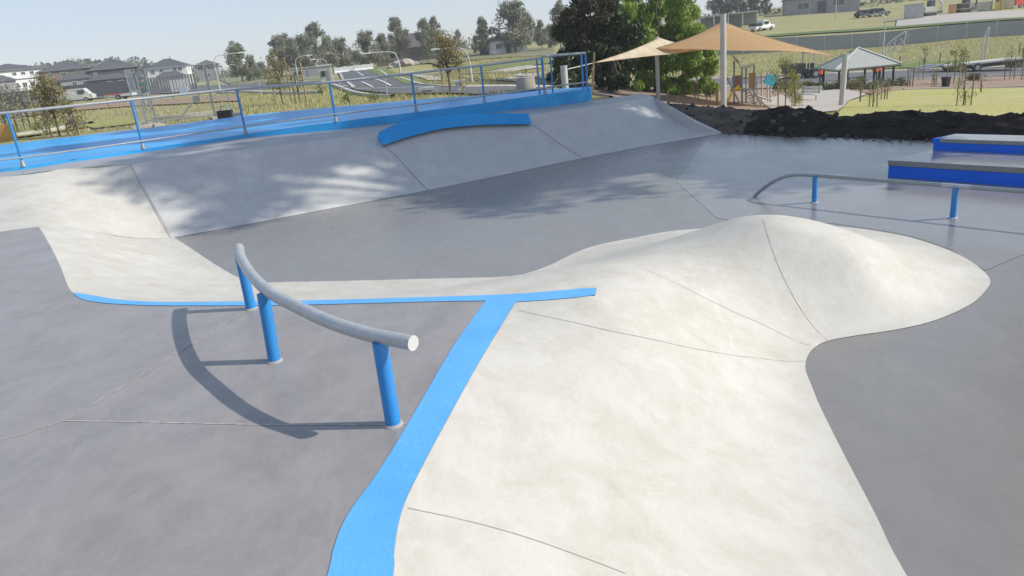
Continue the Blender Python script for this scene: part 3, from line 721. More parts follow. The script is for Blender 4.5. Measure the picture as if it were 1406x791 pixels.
# ---- shade trees beyond the right edge of the photo (they throw the dapples)
def shade_tree(x, y, h, seed, R, n, cnt, label):
    cl = clumps(h*.40, h, R, n, seed, (.45, 1.05), cnt, 'gum', .55)
    return make_tree('gum_tree', label, 'tree', (x, y, T1(x, y)), cl, .30, M['gum_leaf'], M['pale_bark'], h*.6, .26, seed, 'tall gums beside the skate park', .4, .4, 2)
shade_tree(16.4, 13.3, 16.5, 3, 3.6, 56, 230, 'medium gum between the two tallest ones right of the ledge')
shade_tree(19.6, 15.2, 26.0, 14, 4.0, 72, 220, 'thick crowned gum beyond the park edge, behind the stepped ledge')
shade_tree(16.9, 11.6, 20.0, 77, 3.9, 64, 240, 'tall gum nearest the skate floor, right of the stepped ledge')
shade_tree(20.3, 12.9, 22.5, 83, 3.4, 44, 220, 'tall narrow crowned gum among those right of the stepped ledge')
shade_tree(14.6, 15.4, 12.5, 21, 3.2, 40, 190, 'shortest gum beyond the soil mound at the park edge')
shade_tree(23.5, 12.6, 21.5, 35, 3.0, 36, 300, 'tall gum farthest to the right of the skate park')
shade_tree(17.6, 18.6, 20.5, 44, 4.0, 76, 300, 'tall gum behind the soil mound, beyond the right picture edge')
shade_tree(21.5, 19.2, 28.0, 58, 4.2, 84, 300, 'tallest of the gums beside the lawn beyond the soil mound')
# ---- large trees behind the bank
b = GX(842, 50); b2 = GX(905, 53)
def at_px(px, py, Y): return PY(px, py, Y)
def crown_from(pxc, Y, base, rad, cnt, dy=1.6, seed=1):
    """clump centres given where the foliage masses stand: (px, py, radius px)"""
    r = random.Random(seed); out = []
    for (x, y, rp) in pxc:
        p = PY(x, y, Y+r.uniform(-dy, dy)); s = rp/FPX*Y*1.0
        out.append((tuple(p-base), (s, s*.9, s*.85), int(cnt*(rp/12)**1.6)))
    return out
rr = random.Random(5)
# dark tree
c1 = [(790, 60, 18), (775, 95, 14), (772, 45, 14), (785, 25, 16), (800, 5, 16), (812, 40, 20), (815, 75, 20), (800, 100, 12), (840, 60, 20), (842, 30, 20), (838, 95, 14), (830, 5, 18), (800, -25, 20), (835, -30, 22), (770, 118, 9), (758, 106, 8), (815, -55, 16), (860, 85, 16), (870, 45, 16), (785, -15, 14), (850, 112, 12), (775, 112, 10)]
c1 += [(768+rr.random()*90, 60+rr.random()*58, 8+rr.random()*4) for _ in range(22)]
dk = crown_from(c1, 50, b, 1, 1000, 2.3, 2)
br_ = crown_from([(782, 22, 12), (800, 30, 12), (808, 8, 13), (795, 52, 11), (788, 45, 10), (826, 22, 11), (805, -12, 13), (840, 8, 10)], 47.2, b, 1, 520, .6, 3)
make_tree('shade_tree', 'large dark green and russet tree behind the right end of the bank', 'tree', b, dk, .24, M['dark_leaf'], M['bark'], 4.0, .34, 4, 'big trees behind the bank', .5, .5, 5, extra=[('russet_foliage', br_, .2, M['brown_leaf'])])
c2 = []
for (x, y, s) in [(880, 20, 17), (905, 10, 18), (930, 25, 17), (955, 45, 14), (885, 50, 16), (915, 48, 17), (940, 60, 15), (965, 75, 14), (975, 95, 11), (900, 85, 16), (925, 85, 16), (950, 95, 15), (968, 112, 9), (885, 110, 14), (910, 115, 12), (935, 115, 12), (860, 15, 13), (870, -10, 18), (905, -20, 20), (938, -5, 17), (950, 18, 12), (880, -45, 18), (915, -50, 18), (868, 40, 12), (862, 70, 11), (872, 92, 12), (972, 52, 8), (960, 122, 7), (925, 128, 6), (948, 80, 14), (895, 30, 12), (925, 5, 12), (880, 70, 12), (935, 42, 12), (858, -25, 12)]: c2.append((x, y, s))
c2 += [(870+rr.random()*108, 58+rr.random()*66, 8+rr.random()*4) for _ in range(26)]
gn = crown_from(c2, 53.5, b2, 1, 1050, 2.3, 6)
make_tree('pepper_tree', 'large bright green weeping tree behind the tan shade sail', 'tree', b2, gn, .26, M['green_leaf'], M['bark'], 4.2, .28, 8, 'big trees behind the bank', .33, .7, 6)
for (px, Y, label) in ((862, 55, 'dark slim trunked tree between the dark tree and the bright green one'), (888, 56, 'dark undergrowth tree behind the cream sail post')):
    bb = GX(px, Y); cl = crown_from([(px, 60, 14), (px+8, 85, 13), (px-8, 95, 11), (px+2, 30, 14)], Y, bb, 1, 600, .8, 9)
    make_tree('shade_tree', label, 'tree', bb, cl, .17, M['dark_leaf'], M['bark'], 3.2, .2, 12, 'big trees behind the bank', .5, .5, 2)
# ---- far gum trees (prototypes copied)
protos = []
for k in range(4):
    sh = [(2.2, 9.5, 4.2, 50), (2.5, 11, 4.8, 60), (1.2, 8, 5.0, 60), (3.6, 10.5, 4.4, 40)][k]
    cl = clumps(sh[0], sh[1], sh[2], sh[3], 40+k, (.9, 1.7), 170, 'gum', .7)
    protos.append((cl, sh[1]))
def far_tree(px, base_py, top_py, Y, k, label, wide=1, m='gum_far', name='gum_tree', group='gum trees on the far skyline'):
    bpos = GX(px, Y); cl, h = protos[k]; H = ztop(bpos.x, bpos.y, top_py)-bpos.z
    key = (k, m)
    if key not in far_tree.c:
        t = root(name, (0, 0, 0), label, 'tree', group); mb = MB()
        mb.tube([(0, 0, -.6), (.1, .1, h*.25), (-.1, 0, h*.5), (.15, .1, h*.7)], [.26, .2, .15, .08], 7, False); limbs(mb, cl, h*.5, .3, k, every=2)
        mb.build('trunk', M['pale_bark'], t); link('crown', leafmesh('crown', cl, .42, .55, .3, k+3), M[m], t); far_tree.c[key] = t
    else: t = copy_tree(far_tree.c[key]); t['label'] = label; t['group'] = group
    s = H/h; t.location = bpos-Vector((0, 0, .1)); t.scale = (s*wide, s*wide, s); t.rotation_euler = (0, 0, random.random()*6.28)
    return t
far_tree.c = {}
FT = [(334, 58, 150, 0, 'lone rounded gum right of the houses on the skyline', .8), (349, 78, 150, 2, 'small low gum just right of the lone rounded gum', .6),
 (362, 86, 190, 2, 'low scrubby gum between the lone gum and the tall clump', .8), (388, 50, 160, 1, 'leftmost gum of the tall skyline clump', .8), (403, 47, 165, 0, 'second gum of the tall skyline clump', .8),
 (421, 52, 170, 2, 'broad low gum in the middle of the tall skyline clump', .7), (441, 34, 160, 3, 'tallest layered gum of the skyline clump', .75), (458, 50, 165, 1, 'gum right of the tallest one in the skyline clump', .75), (472, 55, 170, 2, 'rounded gum at the right end of the skyline clump', .7),
 (490, 72, 210, 2, 'low gum filling the gap above the road end', .8), (508, 46, 150, 2, 'dense rounded gum right of the road end', .72), (528, 47, 155, 1, 'gum leaning over the street lamp head', .7),
 (551, 26, 140, 3, 'tall thin open crowned gum before the brown house', .62), (588, 27, 140, 1, 'tall russet topped gum right of the brown house', .62), (602, 25, 142, 3, 'upright gum beside the russet topped one', .5),
 (631, 43, 230, 2, 'pale small gum left of the hill cottage', .55), (667, 24, 150, 1, 'gum directly left of the white hill cottage', .55), (708, 6, 150, 2, 'big round crowned gum right of the white cottage', .8), (722, 12, 160, 0, 'gum behind the big round crowned one', .7), (745, 28, 155, 1, 'gum at the left edge of the large dark tree', .62), (758, 35, 165, 2, 'low gum touching the large dark tree', .6), (655, 50, 175, 2, 'low gum beside the hill cottage shed', .5), (770, 2, 150, 0, 'tall pale gum showing over the dark tree', .6)]
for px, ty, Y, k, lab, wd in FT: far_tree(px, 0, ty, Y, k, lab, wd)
for px, ty, Y, k, lab, wd in [(990, -22, 205, 1, 'leftmost dark gum above the pale shed roof', .9), (1012, -26, 205, 2, 'dense dark gum over the pale shed', .8), (1037, -14, 200, 0, 'bare trunked gum above the white ute', .75), (1052, -6, 210, 2, 'low gum right of the bare trunked one', .6), (1088, -22, 200, 3, 'open forked gum left of the hilltop house', .7), (1107, -28, 205, 1, 'tall gum beside the hilltop house', .7)]:
    far_tree(px, 0, ty, Y, k, lab, wd, 'gum_leaf', group='dark gums on the right hilltop')
# ---- wooded hill, far left
hp = []; r = random.Random(3); cl = []
hv = []
for i in range(44):
    px = 20+i*6.2; t = i/43; Y = 430+30*math.sin(i*.7); top = 94-15*math.sin(math.pi*min(1, t*1.15))**.7+1.5*math.sin(i*1.9); g0 = PY(px, top+3, Y)
    for j in range(14):
        s = r.uniform(4.5, 8); cl.append(((g0.x+r.uniform(-4, 4), g0.y+r.uniform(-12, 25), g0.z-3.5-j*1.7+r.uniform(-.8, .8)), (s*1.3, s, s*.6), 80))
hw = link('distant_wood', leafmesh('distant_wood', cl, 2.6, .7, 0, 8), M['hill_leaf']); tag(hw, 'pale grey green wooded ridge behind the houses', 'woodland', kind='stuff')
# low scrub along the left-centre skyline
cl = []
for i in range(90):
    px = 255+i*5.6; Y = 225+r.uniform(-15, 25); g0 = GX(px, Y); s = r.uniform(1.3, 3.2); cl.append(((g0.x, g0.y, g0.z+s*.6), (s*1.3, s, s), 60))
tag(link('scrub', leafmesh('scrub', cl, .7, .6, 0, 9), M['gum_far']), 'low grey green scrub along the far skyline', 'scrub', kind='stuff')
cl = []
for i in range(46):
    px = 955+i*10; Y = 206+r.uniform(-6, 20); g0 = GX(px, Y); s = r.uniform(.8, 2.0); cl.append(((g0.x, g0.y, g0.z+s*.4), (s*1.5, s, s), 60))
tag(link('scrub', leafmesh('scrub', cl, .6, .6, 0, 19), M['gum_leaf']), 'dark scrub along the crest of the right hill', 'scrub', kind='stuff')
# ------------------------------------------------------------------ ground patches and roads
S = lambda o: tag(o, kind='structure')
S(drape('lawn', [(1150, 158), (1110, 165), (1406, 170), (1480, 168), (1480, 121), (1406, 121.5), (1300, 123.5), (1240, 125), (1200, 131), (1165, 140)], M['lawn'], .04, 1.2))
S(drape('mulch_bed', [(1165, 126), (1200, 131), (1240, 125), (1300, 123.5), (1406, 121.5), (1480, 121), (1480, 103), (1372, 106.5), (1221, 112.5), (1175, 118)], M['mulch'], .05, 1.5))
S(drape('playground_mulch', [(930, 152), (1000, 154), (1060, 152), (1088, 140), (1085, 128), (1060, 124), (1000, 124), (950, 128), (925, 134)], M['mulch'], .05, 1.5))
S(drape('path', [(1070, 152), (1110, 158), (1150, 154), (1165, 140), (1190, 131), (1165, 125), (1120, 123), (1086, 127), (1090, 138), (1072, 146)], M['path'], .07, 1.2))
S(drape('path_pad', [(1045, 140), (1060, 152), (1075, 152), (1088, 138), (1078, 130)], M['path'], .09, 1))
S(drape('road', [(900, 126), (960, 122.5), (1068, 117.5), (1140, 115.5), (1221, 111.5), (1300, 108.5), (1372, 105.5), (1480, 101), (1480, 90), (1406, 92.5), (1300, 97.3), (1249, 98.5), (1140, 103.5), (1060, 106), (960, 110), (900, 113)], M['asphalt'], .06, 2))
S(drape_strip('kerb', [(900, 126.5), (960, 123), (1068, 118), (1140, 116), (1221, 112), (1300, 109), (1372, 106), (1480, 101.5)], .35, M['kerb'], .0, h=.16))
S(drape_strip('kerb', [(900, 112.5), (960, 109.5), (1060, 105.5), (1140, 103), (1249, 98), (1300, 96.8), (1406, 92), (1480, 89.5)], .45, M['kerb'], .0, h=.16))
S(drape_strip('garden_edge', [(1500, 120.5), (1406, 121), (1300, 123), (1240, 124.6)], .22, M['kerb'], .0, h=.12))
S(drape('mulch_bed', [(900, 134), (950, 128), (1000, 124), (1070, 122), (1068, 118.5), (960, 123.5), (900, 127)], M['mulch'], .05, 1.5))
S(drape('leaf_litter', [(690, 138), (700, 131), (740, 126), (790, 121), (860, 119), (930, 124), (950, 134), (935, 146), (905, 150), (830, 145)], mat('leaf_litter', (.17, .125, .09), .95, (.26, .20, .15), 3, bump=.6, bscale=9), .05, 1))
# worksite ground on the right hill
S(drape('bare_ground', [(1230, 38), (1300, 32), (1406, 27), (1480, 24), (1480, 12), (1406, 15), (1300, 20), (1232, 27)], M['path'], .08, 3))
S(drape('weedy_verge', [(1050, 52), (1140, 46), (1230, 40.5), (1406, 27.5), (1406, 25), (1230, 37.5), (1140, 43), (1050, 49.5)], mat('green_weeds', (.07, .12, .02), .9, (.10, .15, .03), 1), .10, 2.5))
S(drape('weedy_verge', [(1110, 98), (1200, 95.5), (1320, 90), (1320, 84), (1200, 88), (1110, 91)], mat('verge_grass', (.10, .15, .022), .9, (.16, .19, .045), 1), .07, 2.5))
# left: mulch strips, road, kerbs
S(drape('mulch_strip', [(-40, 168), (60, 158), (140, 150), (230, 145), (330, 140), (330, 133), (220, 137), (130, 142), (60, 149), (-40, 158)], M['mulch'], .05, 1.5))
S(drape('green_verge', [(-40, 196), (0, 193), (60, 186), (120, 176), (115, 165), (50, 169), (-40, 178)], mat('verge_turf', (.15, .20, .035), .9, (.22, .23, .07), .8), .035, 1))
S(drape('pale_grass', [(130, 178), (210, 168), (215, 158), (150, 164), (110, 172)], mat('dry_turf', (.33, .30, .10), .9, (.22, .24, .07), .7), .03, 1))
for pxs in ([(0, 191.5), (40, 186), (80, 180), (104, 173.5), (126, 171.5)], [(210, 166), (262, 161), (322, 154.5)]):
    S(drape_strip('concrete_edging', pxs, .28, M['kerb'], 0, h=.13))
S(drape('side_road', [(-60, 150), (60, 143), (160, 134), (300, 126), (400, 121), (400, 115), (300, 119), (160, 127), (60, 133), (-60, 140)], M['asphalt'], .06, 3))
S(drape_strip('kerb', [(-60, 139.5), (60, 132.5), (160, 126.5), (300, 118.5), (400, 114.5), (455, 111)], .4, M['kerb'], 0, h=.16))
S(drape_strip('kerb', [(300, 127), (372, 129), (440, 128.5)], .4, M['kerb'], 0, h=.14))
# centre road towards the barriers
S(drape('road', [(455, 119), (475, 124), (520, 129), (640, 131), (760, 130), (760, 122), (640, 121.5), (575, 118), (545, 112), (517, 98), (487, 98), (466, 101), (474, 112)], M['asphalt'], .07, 2))
for pxs in ([(457, 118), (480, 127), (540, 134)], [(520, 97), (560, 112), (600, 120), (650, 121), (760, 120.5)], [(463, 98), (472, 112), (487, 124)]):
    S(drape_strip('kerb', pxs, .22, M['kerb'], 0, h=.12))
for pxs, w_ in (([(497, 115), (513, 123)], .12), ([(505, 109), (538, 121)], .12), ([(487, 124.5), (520, 124), (570, 122.5), (640, 120.5)], .14), ([(468, 122), (481, 119.5), (487, 124)], .14), ([(490, 100), (499, 106)], .12)):
    S(drape_strip('road_line', pxs, w_, M['line'], .10))
S(drape('green_verge', [(502, 97), (520, 105), (556, 117), (590, 118), (560, 106), (530, 96), (510, 94)], mat('lush_verge', (.12, .17, .03), .9, (.17, .19, .05), .5), .09, 2))
for pxs, w_ in (([(640, 103), (690, 99), (740, 92)], 2.2), ([(690, 112), (720, 107), (752, 101)], 1.8), ([(600, 103.5), (640, 103)], 1.2), ([(560, 100), (600, 112)], 1.2)):
    S(drape_strip('gravel_path', pxs, w_, M['path'], .08))
S(drape('dry_field', [(330, 118), (450, 112), (460, 100), (380, 104), (300, 110)], mat('pale_field', (.24, .22, .13), .9, (.17, .19, .08), .3), .06, 3))
S(drape('dry_field', [(600, 92), (760, 76), (760, 66), (640, 74), (560, 84)], mat('dry_hill_grass', (.22, .20, .115), .9, (.15, .16, .07), .2), .10, 4))
S(drape('lush_field', [(640, 100), (755, 88), (755, 80), (690, 85), (640, 92)], mat('lush_field_grass', (.12, .16, .04), .9, (.17, .18, .07), .2), .08, 4))
# ---- grass and weeds, loose tufts on the nearer rough ground
def tufts(name, quad, n, hgt, material, label, seed):
    r = np.random.default_rng(seed); P0 = [G(*p) for p in quad]; u = r.random(n); v = r.random(n)
    Q = np.array([tuple(p) for p in P0]); q = (Q[0]*((1-u)*(1-v))[:, None]+Q[1]*(u*(1-v))[:, None]+Q[2]*(u*v)[:, None]+Q[3]*((1-u)*v)[:, None])[:, :2]
    m = park_mask(q) < -.05
    for poly in ROADS: m &= ~inside(q, poly)
    q = q[m]; n = len(q); z = T(q); c = np.c_[q, z]
    a = r.random(n)*6.28; h = hgt*(.4+r.random(n)); w = h*.10; dx = np.c_[np.cos(a), np.sin(a), a*0]; ln_ = np.c_[r.normal(size=(n, 2))*.25*h[:, None], h]
    V = np.stack([c-dx*w[:, None], c+dx*w[:, None], c+ln_], 1).reshape(-1, 3)
    return tag(link(name, np_mesh(name, V, np.arange(3*n).reshape(-1, 3)), material), label, 'grass', kind='stuff')
M['blade'] = mat('dry_blade', (.27, .28, .10), .8, (.50, .44, .24), island=True, trans=.2)
M['blade2'] = mat('lawn_blade', (.36, .37, .10), .8, (.52, .46, .20), island=True, trans=.2)
tufts('grass', [(-40, 200), (340, 160), (330, 128), (-40, 146)], 26000, .13, M['blade'], 'rough dry grass between the blue path and the left road', 1)
tufts('grass', [(330, 160), (740, 132), (740, 118), (330, 126)], 22000, .13, M['blade'], 'rough grass beyond the blue path in the centre', 2)
tufts('grass', [(1090, 166), (1480, 168), (1480, 122), (1200, 130)], 60000, .09, M['blade2'], 'yellow green lawn grass beyond the soil mound', 3)
tufts('grass', [(900, 112), (1480, 90), (1480, 46), (900, 78)], 34000, .22, M['blade'], 'rough field grass below the grey cloth fence', 4)
tufts('grass', [(560, 118), (760, 118), (760, 70), (640, 78)], 25000, .22, M['blade'], 'rough grass on the rising field in the centre', 5)
# ---- soil mound
top_px = [(905, 139), (925, 141.5), (960, 144), (1000, 147.5), (1030, 151.5), (1046, 149), (1060, 147), (1085, 145.5), (1105, 146.5), (1125, 152), (1150, 156), (1170, 156.5), (1200, 154), (1225, 150.5), (1250, 150), (1275, 152.5), (1320, 153), (1406, 158), (1500, 166)]
front = [Vector((3.95, 19.0, -.8)), Vector((4.9, 18.0, -.8)), P(994, 183, LO)+Vector((.06, -.02, 0)), P(1136, 187.5, LO)+Vector((0, -.02, 0)), P(1280, 192, LO), Vector((9.8, 11.6, LO)), Vector((12.1, 8.6, LO)), Vector((15.6, 3.6, LO))]
fr_ = resample(front, 150)
def top_at(px):
    for (a, ya), (b_, yb) in zip(top_px, top_px[1:]):
        if a <= px <= b_: return lerp(ya, yb, (px-a)/(b_-a))
    return top_px[0][1] if px < 905 else 166
V = []; nz = 26
from mathutils import noise as MN
for i, p in enumerate(fr_):
    dirv = Vector((.45, .9, 0)).normalized()
    for j in range(nz+1):
        t = j/nz; q = p+dirv*(t*5.2-.15); px_, py_ = proj((q.x, q.y, LO))
        crest = p+dirv*2.1; cpx = proj((crest.x, crest.y, -.5))[0]; zc = PY(cpx, top_at(cpx), crest.y).z
        prof = math.sin(math.pi*min(1, t*5.2/2.1)/2)**.8 if t*5.2 < 2.1 else max(0, 1-((t*5.2-2.1)/3.1))**1.3
        zb = -.765 if t*5.2 < 2.1 else T1(q.x, q.y)-.25
        nn = MN.fractal(Vector((q.x*1.7, q.y*1.7, 0)), 1, 2, 5)*.10+MN.fractal(Vector((q.x*6, q.y*6, 3)), 1, 2, 3)*.035
        V.append((q.x, q.y, zb+(zc-zb)*prof+nn*min(1, t*8)*(.4+.6*prof)))
F = [(i*(nz+1)+j, i*(nz+1)+j+1, (i+1)*(nz+1)+j+1, (i+1)*(nz+1)+j) for i in range(149) for j in range(nz)]
me = np_mesh('soil_mound', V, [tuple(reversed(f)) for f in F]); me.polygons.foreach_set('use_smooth', [True]*len(me.polygons))
sm_ = link('soil_mound', me, [M['soil'], M['soil_sunlit']])
for f in me.polygons:
    c = f.center; px_ = proj(c)[0]
    if px_ < 1040+70*MN.fractal(c*1.4, 1, 2, 4): f.material_index = 1
tag(sm_, 'long low mound of black topsoil heaped along the far edge of the skate floor', 'soil heap')
cl = []; r = random.Random(8); Vc = []; Fc = []
for i in range(1200):
    k = r.randrange(0, len(V)); p = Vector(V[k])
    if i > 900: f0 = fr_[r.randrange(20, 118)]; p = Vector((f0.x, f0.y, LO+.004))-Vector((.45, .9, 0))*abs(r.gauss(0, .16))-Vector((0, 0, .012))
    p = p+Vector((r.uniform(-.1, .1), r.uniform(-.1, .1), .01)); s = r.uniform(.015, .06)*(2.0 if r.random() < .06 else 1); o_ = len(Vc)
    Vc += [tuple(p+Vector((a*s*r.uniform(.6, 1.3), b_*s*r.uniform(.6, 1.3), c_*s*r.uniform(.5, 1)))) for a, b_, c_ in ((1, 0, 0), (0, 1, 0), (-1, 0, 0), (0, -1, 0), (0, 0, 1), (0, 0, -1))]
    Fc += [(o_+a, o_+b_, o_+c_) for a, b_, c_ in ((0, 1, 4), (1, 2, 4), (2, 3, 4), (3, 0, 4), (1, 0, 5), (2, 1, 5), (3, 2, 5), (0, 3, 5))]
tag(link('soil_clods', np_mesh('soil_clods', Vc, Fc), mat('soil_clod', (.02, .017, .014), .95, (.10, .085, .07), island=True)), 'loose clods and pebbles scattered over the black soil mound', 'soil clods', kind='stuff')
# ------------------------------------------------------------------ houses on the left
def frame_dir(px, Y):
    """yaw that turns a thing to face the camera"""
    p = GX(px, Y); return math.atan2(p.x, p.y)*-1
def hip(mb, x0, x1, y0, y1, z, h, ov=.5):
    x0 -= ov; x1 += ov; y0 -= ov; y1 += ov; w = x1-x0; d = y1-y0; e = min(w, d)/2
    if w >= d: r0, r1 = (x0+e, (y0+y1)/2, z+h), (x1-e-.01, (y0+y1)/2, z+h)
    else: r0, r1 = ((x0+x1)/2, y0+e, z+h), ((x0+x1)/2, y1-e-.01, z+h)
    V = [(x0, y0, z), (x1, y0, z), (x1, y1, z), (x0, y1, z), r0, r1, (x0, y0, z-.18), (x1, y0, z-.18), (x1, y1, z-.18), (x0, y1, z-.18)]
    if w >= d: F = [(0, 1, 5, 4), (1, 2, 5), (2, 3, 4, 5), (3, 0, 4)]
    else: F = [(0, 1, 4), (1, 2, 5, 4), (2, 3, 5), (3, 0, 4, 5)]
    F += [(0, 6, 7, 1), (1, 7, 8, 2), (2, 8, 9, 3), (3, 9, 6, 0), (9, 8, 7, 6)]
    mb.add(V, F)
def window(t, x, y, z, w, h, side='f', fm='white_paint'):
    """frame + glass standing proud of the wall at (x, y)"""
    fr = MB(); g = MB(); e = .07
    if side == 'f':
        for dx, dz, ww, hh in ((0, h/2, w, e), (0, -h/2, w, e), (-w/2, 0, e, h+e), (w/2, 0, e, h+e), (0, 0, e*.7, h)): fr.box((x+dx, y-.05, z+dz), (ww, .10, hh))
        g.box((x, y-.015, z), (w, .05, h))
    else:
        s = 1 if side == 'r' else -1
        for dy, dz, ww, hh in ((0, h/2, w, e), (0, -h/2, w, e), (-w/2, 0, e, h+e), (w/2, 0, e, h+e)): fr.box((x+s*.05, y+dy, z+dz), (.10, ww, hh))
        g.box((x+s*.015, y, z), (.05, w, h))
    f = fr.build('window', M[fm], t); g.build('pane', M['glass'], f)
def house(px, Y, label, w, d, eave, wall, roof, low=None, wins=(), side=(), ry=0, roofh=2.2, dz=0, lowh=2.9, lowroof=1.5, band=None, chim=False, top=None, base=127):
    Y = Y*1.2; p = PY(px, base, Y); t = root('house', p+Vector((0, 0, dz)), label, 'house', 'two storey houses of the new estate', frame_dir(px, Y)+ry)
    MB().box((0, d/2, eave/2-1.5), (w, d, eave+3)).build('wall', M[wall], t)
    m = MB(); hip(m, -w/2, w/2, 0, d, eave, roofh); rf = m.build('roof', M[roof], t)
    m = MB(); 
    for s in (-1, 1): m.box((s*(w/2+.56), d/2, eave-.06), (.12, d+1.2, .12))
    m.box((0, -.56, eave-.06), (w+1.2, .12, .12)); m.build('gutter', M['wall_grey'], rf)
    if low:
        x0, x1, dep, lm = low; MB().box(((x0+x1)/2, -dep/2-.003, lowh/2-.5), (x1-x0, dep, lowh+1)).build('front_wing', M[lm], t)
        m = MB(); hip(m, x0, x1, -dep, .6, lowh, lowroof); m.build('front_roof', M[roof], t)
    if band: MB().box((0, -.04, 3.0), (w+.1, .12, .25)).build('floor_band', M[band], t)
    for (x, z, ww, hh, *r) in wins: window(t, x, r[0] if r else 0, z, ww, hh)
    for (s, y, z, ww, hh) in side: window(t, (w/2 if s == 'r' else -w/2), y, z, ww, hh, s)
    if top:
        H0 = eave+roofh; k = (ztop(p.x, p.y+d*.5, top)-p.z-dz)/H0; t.scale = (k, k, k); print('house', px, round(k, 2))
    if chim: MB().cyl((w*.1, d*.4, eave+1), (w*.1, d*.4, eave+roofh+.6), .15).build('vent_pipe', M['roof_tile'], rf)
    return t
W5 = [(-4, 4.6, 1.3, 1.1), (-1.4, 4.6, 1.3, 1.1), (1.4, 4.6, 1.3, 1.1), (4, 4.6, 1.3, 1.1)]
house(34, 150, 'white rendered two storey house at the far left with dark roof', 13, 12, 5.6, 'wall_white', 'roof_tile', (-8.5, -2.5, 3.5, 'wall_grey'), [(-1.2, 1.4, 1.1, 1.3), (.8, 1.4, 1.1, 1.3), (2.8, 1.4, 1.1, 1.3), (-1, 4.5, 1, .8), (1.2, 4.5, 1, .8), (3.4, 4.5, 1, .8)], [], .35, 1.9, 1.0, band='roof_tile', top=85, base=130)
house(98, 155, 'brown grey two storey house with pale side wall, second from left', 13.5, 12, 5.9, 'wall_brick', 'roof_tile', (-2, 6.5, 3.2, 'wall_grey'), [(-4.2, 4.5, 1.6, 1.2), (-.5, 4.5, 1.6, 1.2), (3.5, 4.6, 1.4, 1.3), (1.6, 1.5, 1.2, 1.3, -3.2), (4.4, 1.5, 1.2, 1.3, -3.2)], [('r', 5, 4.6, 2.4, 1.2)], .0, 2.4, .9, top=83.5, base=128)
house(163, 158, 'navy clad two storey house with big dark hipped roofs', 14.5, 12, 6.1, 'wall_navy', 'roof_tile', (-8, 4.5, 4.5, 'wall_navy'), [(4.8, 4.7, 2.2, 1.3), (-5.5, 4.8, 1.0, .8), (-2, 1.5, 1.4, 1.3, -4.5), (1.5, 1.5, 1.8, 1.3, -4.5)], [('r', 4, 4.4, 1.6, 1.2), ('r', 8, 4.4, 1.6, 1.2)], .0, 2.9, .9, chim=True, top=81, base=125)
house(235, 162, 'pale white two storey house with grey hipped roof and slatted fence', 13, 11, 6.0, 'wall_white', 'roof_tile', (-3, 5, 3.6, 'wall_cream'), [(-4.6, 4.6, 1.3, 1.2), (-1.8, 4.8, 1.2, 1.0), (2.6, 4.8, 1.2, 1.2), (4.3, 4.8, 1.2, 1.2)], [('r', 4, 4.4, 1.6, 1.2)], -.15, 2.7, .9, chim=True, top=80, base=121)
house(288, 185, 'small brown roofed two storey house at the right end of the row', 9.5, 9, 6.2, 'wall_grey', 'roof_tile2', None, [(-2.6, 4.8, 2.2, 1.5), (1.8, 4.8, 2.6, 1.5), (0, 1.6, 2, 1.4)], [('r', 4, 4.6, 2.4, 1.4)], -.1, 2.0, .9, top=82, base=113)
house(72, 185, 'grey roofed house half hidden behind the white one', 12, 10, 6.0, 'wall_grey', 'roof_tile', None, [(0, 4.6, 2, 1.2)], [], .1, 2.0, .8, top=88, base=126)
# cottage and brown house in the trees, shed on the right skyline
def cottage(px, Y, label, w, d, h, wall, roof, rh, ry=0, dz=0):
    p = GX(px, Y); t = root('cottage', p+Vector((0, 0, dz)), label, 'house', None, frame_dir(px, Y)+ry)
    MB().box((0, d/2, h/2-.5), (w, d, h+1)).build('wall', M[wall], t); m = MB(); hip(m, -w/2, w/2, 0, d, h, rh, .4); m.build('roof', M[roof], t)
    for x in (-w*.25, w*.22): window(t, x, 0, h*.55, w*.16, h*.36)
    MB().box((0, -.04, h*.36), (w*.12, .08, h*.72)).build('door', M['roof_tile'], t)
cottage(699, 150, 'small white cottage under the gums on the centre hill', 7.5, 6, 2.8, 'wall_white', 'roof_tile2', .9, .1)
cottage(681, 153, 'dark shed attached left of the white hill cottage', 6.5, 5, 2.6, 'wall_navy', 'roof_tile', .7)
cottage(571, 165, 'long low brown roofed farmhouse among the centre gums', 17, 9, 3.2, 'wall_brick', 'roof_tile2', 3.0, -.1)
cottage(1128, 185, 'dark hilltop house at the upper right with a low roof', 17, 10, 4.2, 'wall_grey', 'roof_tile', 2.2, .1, -.2)
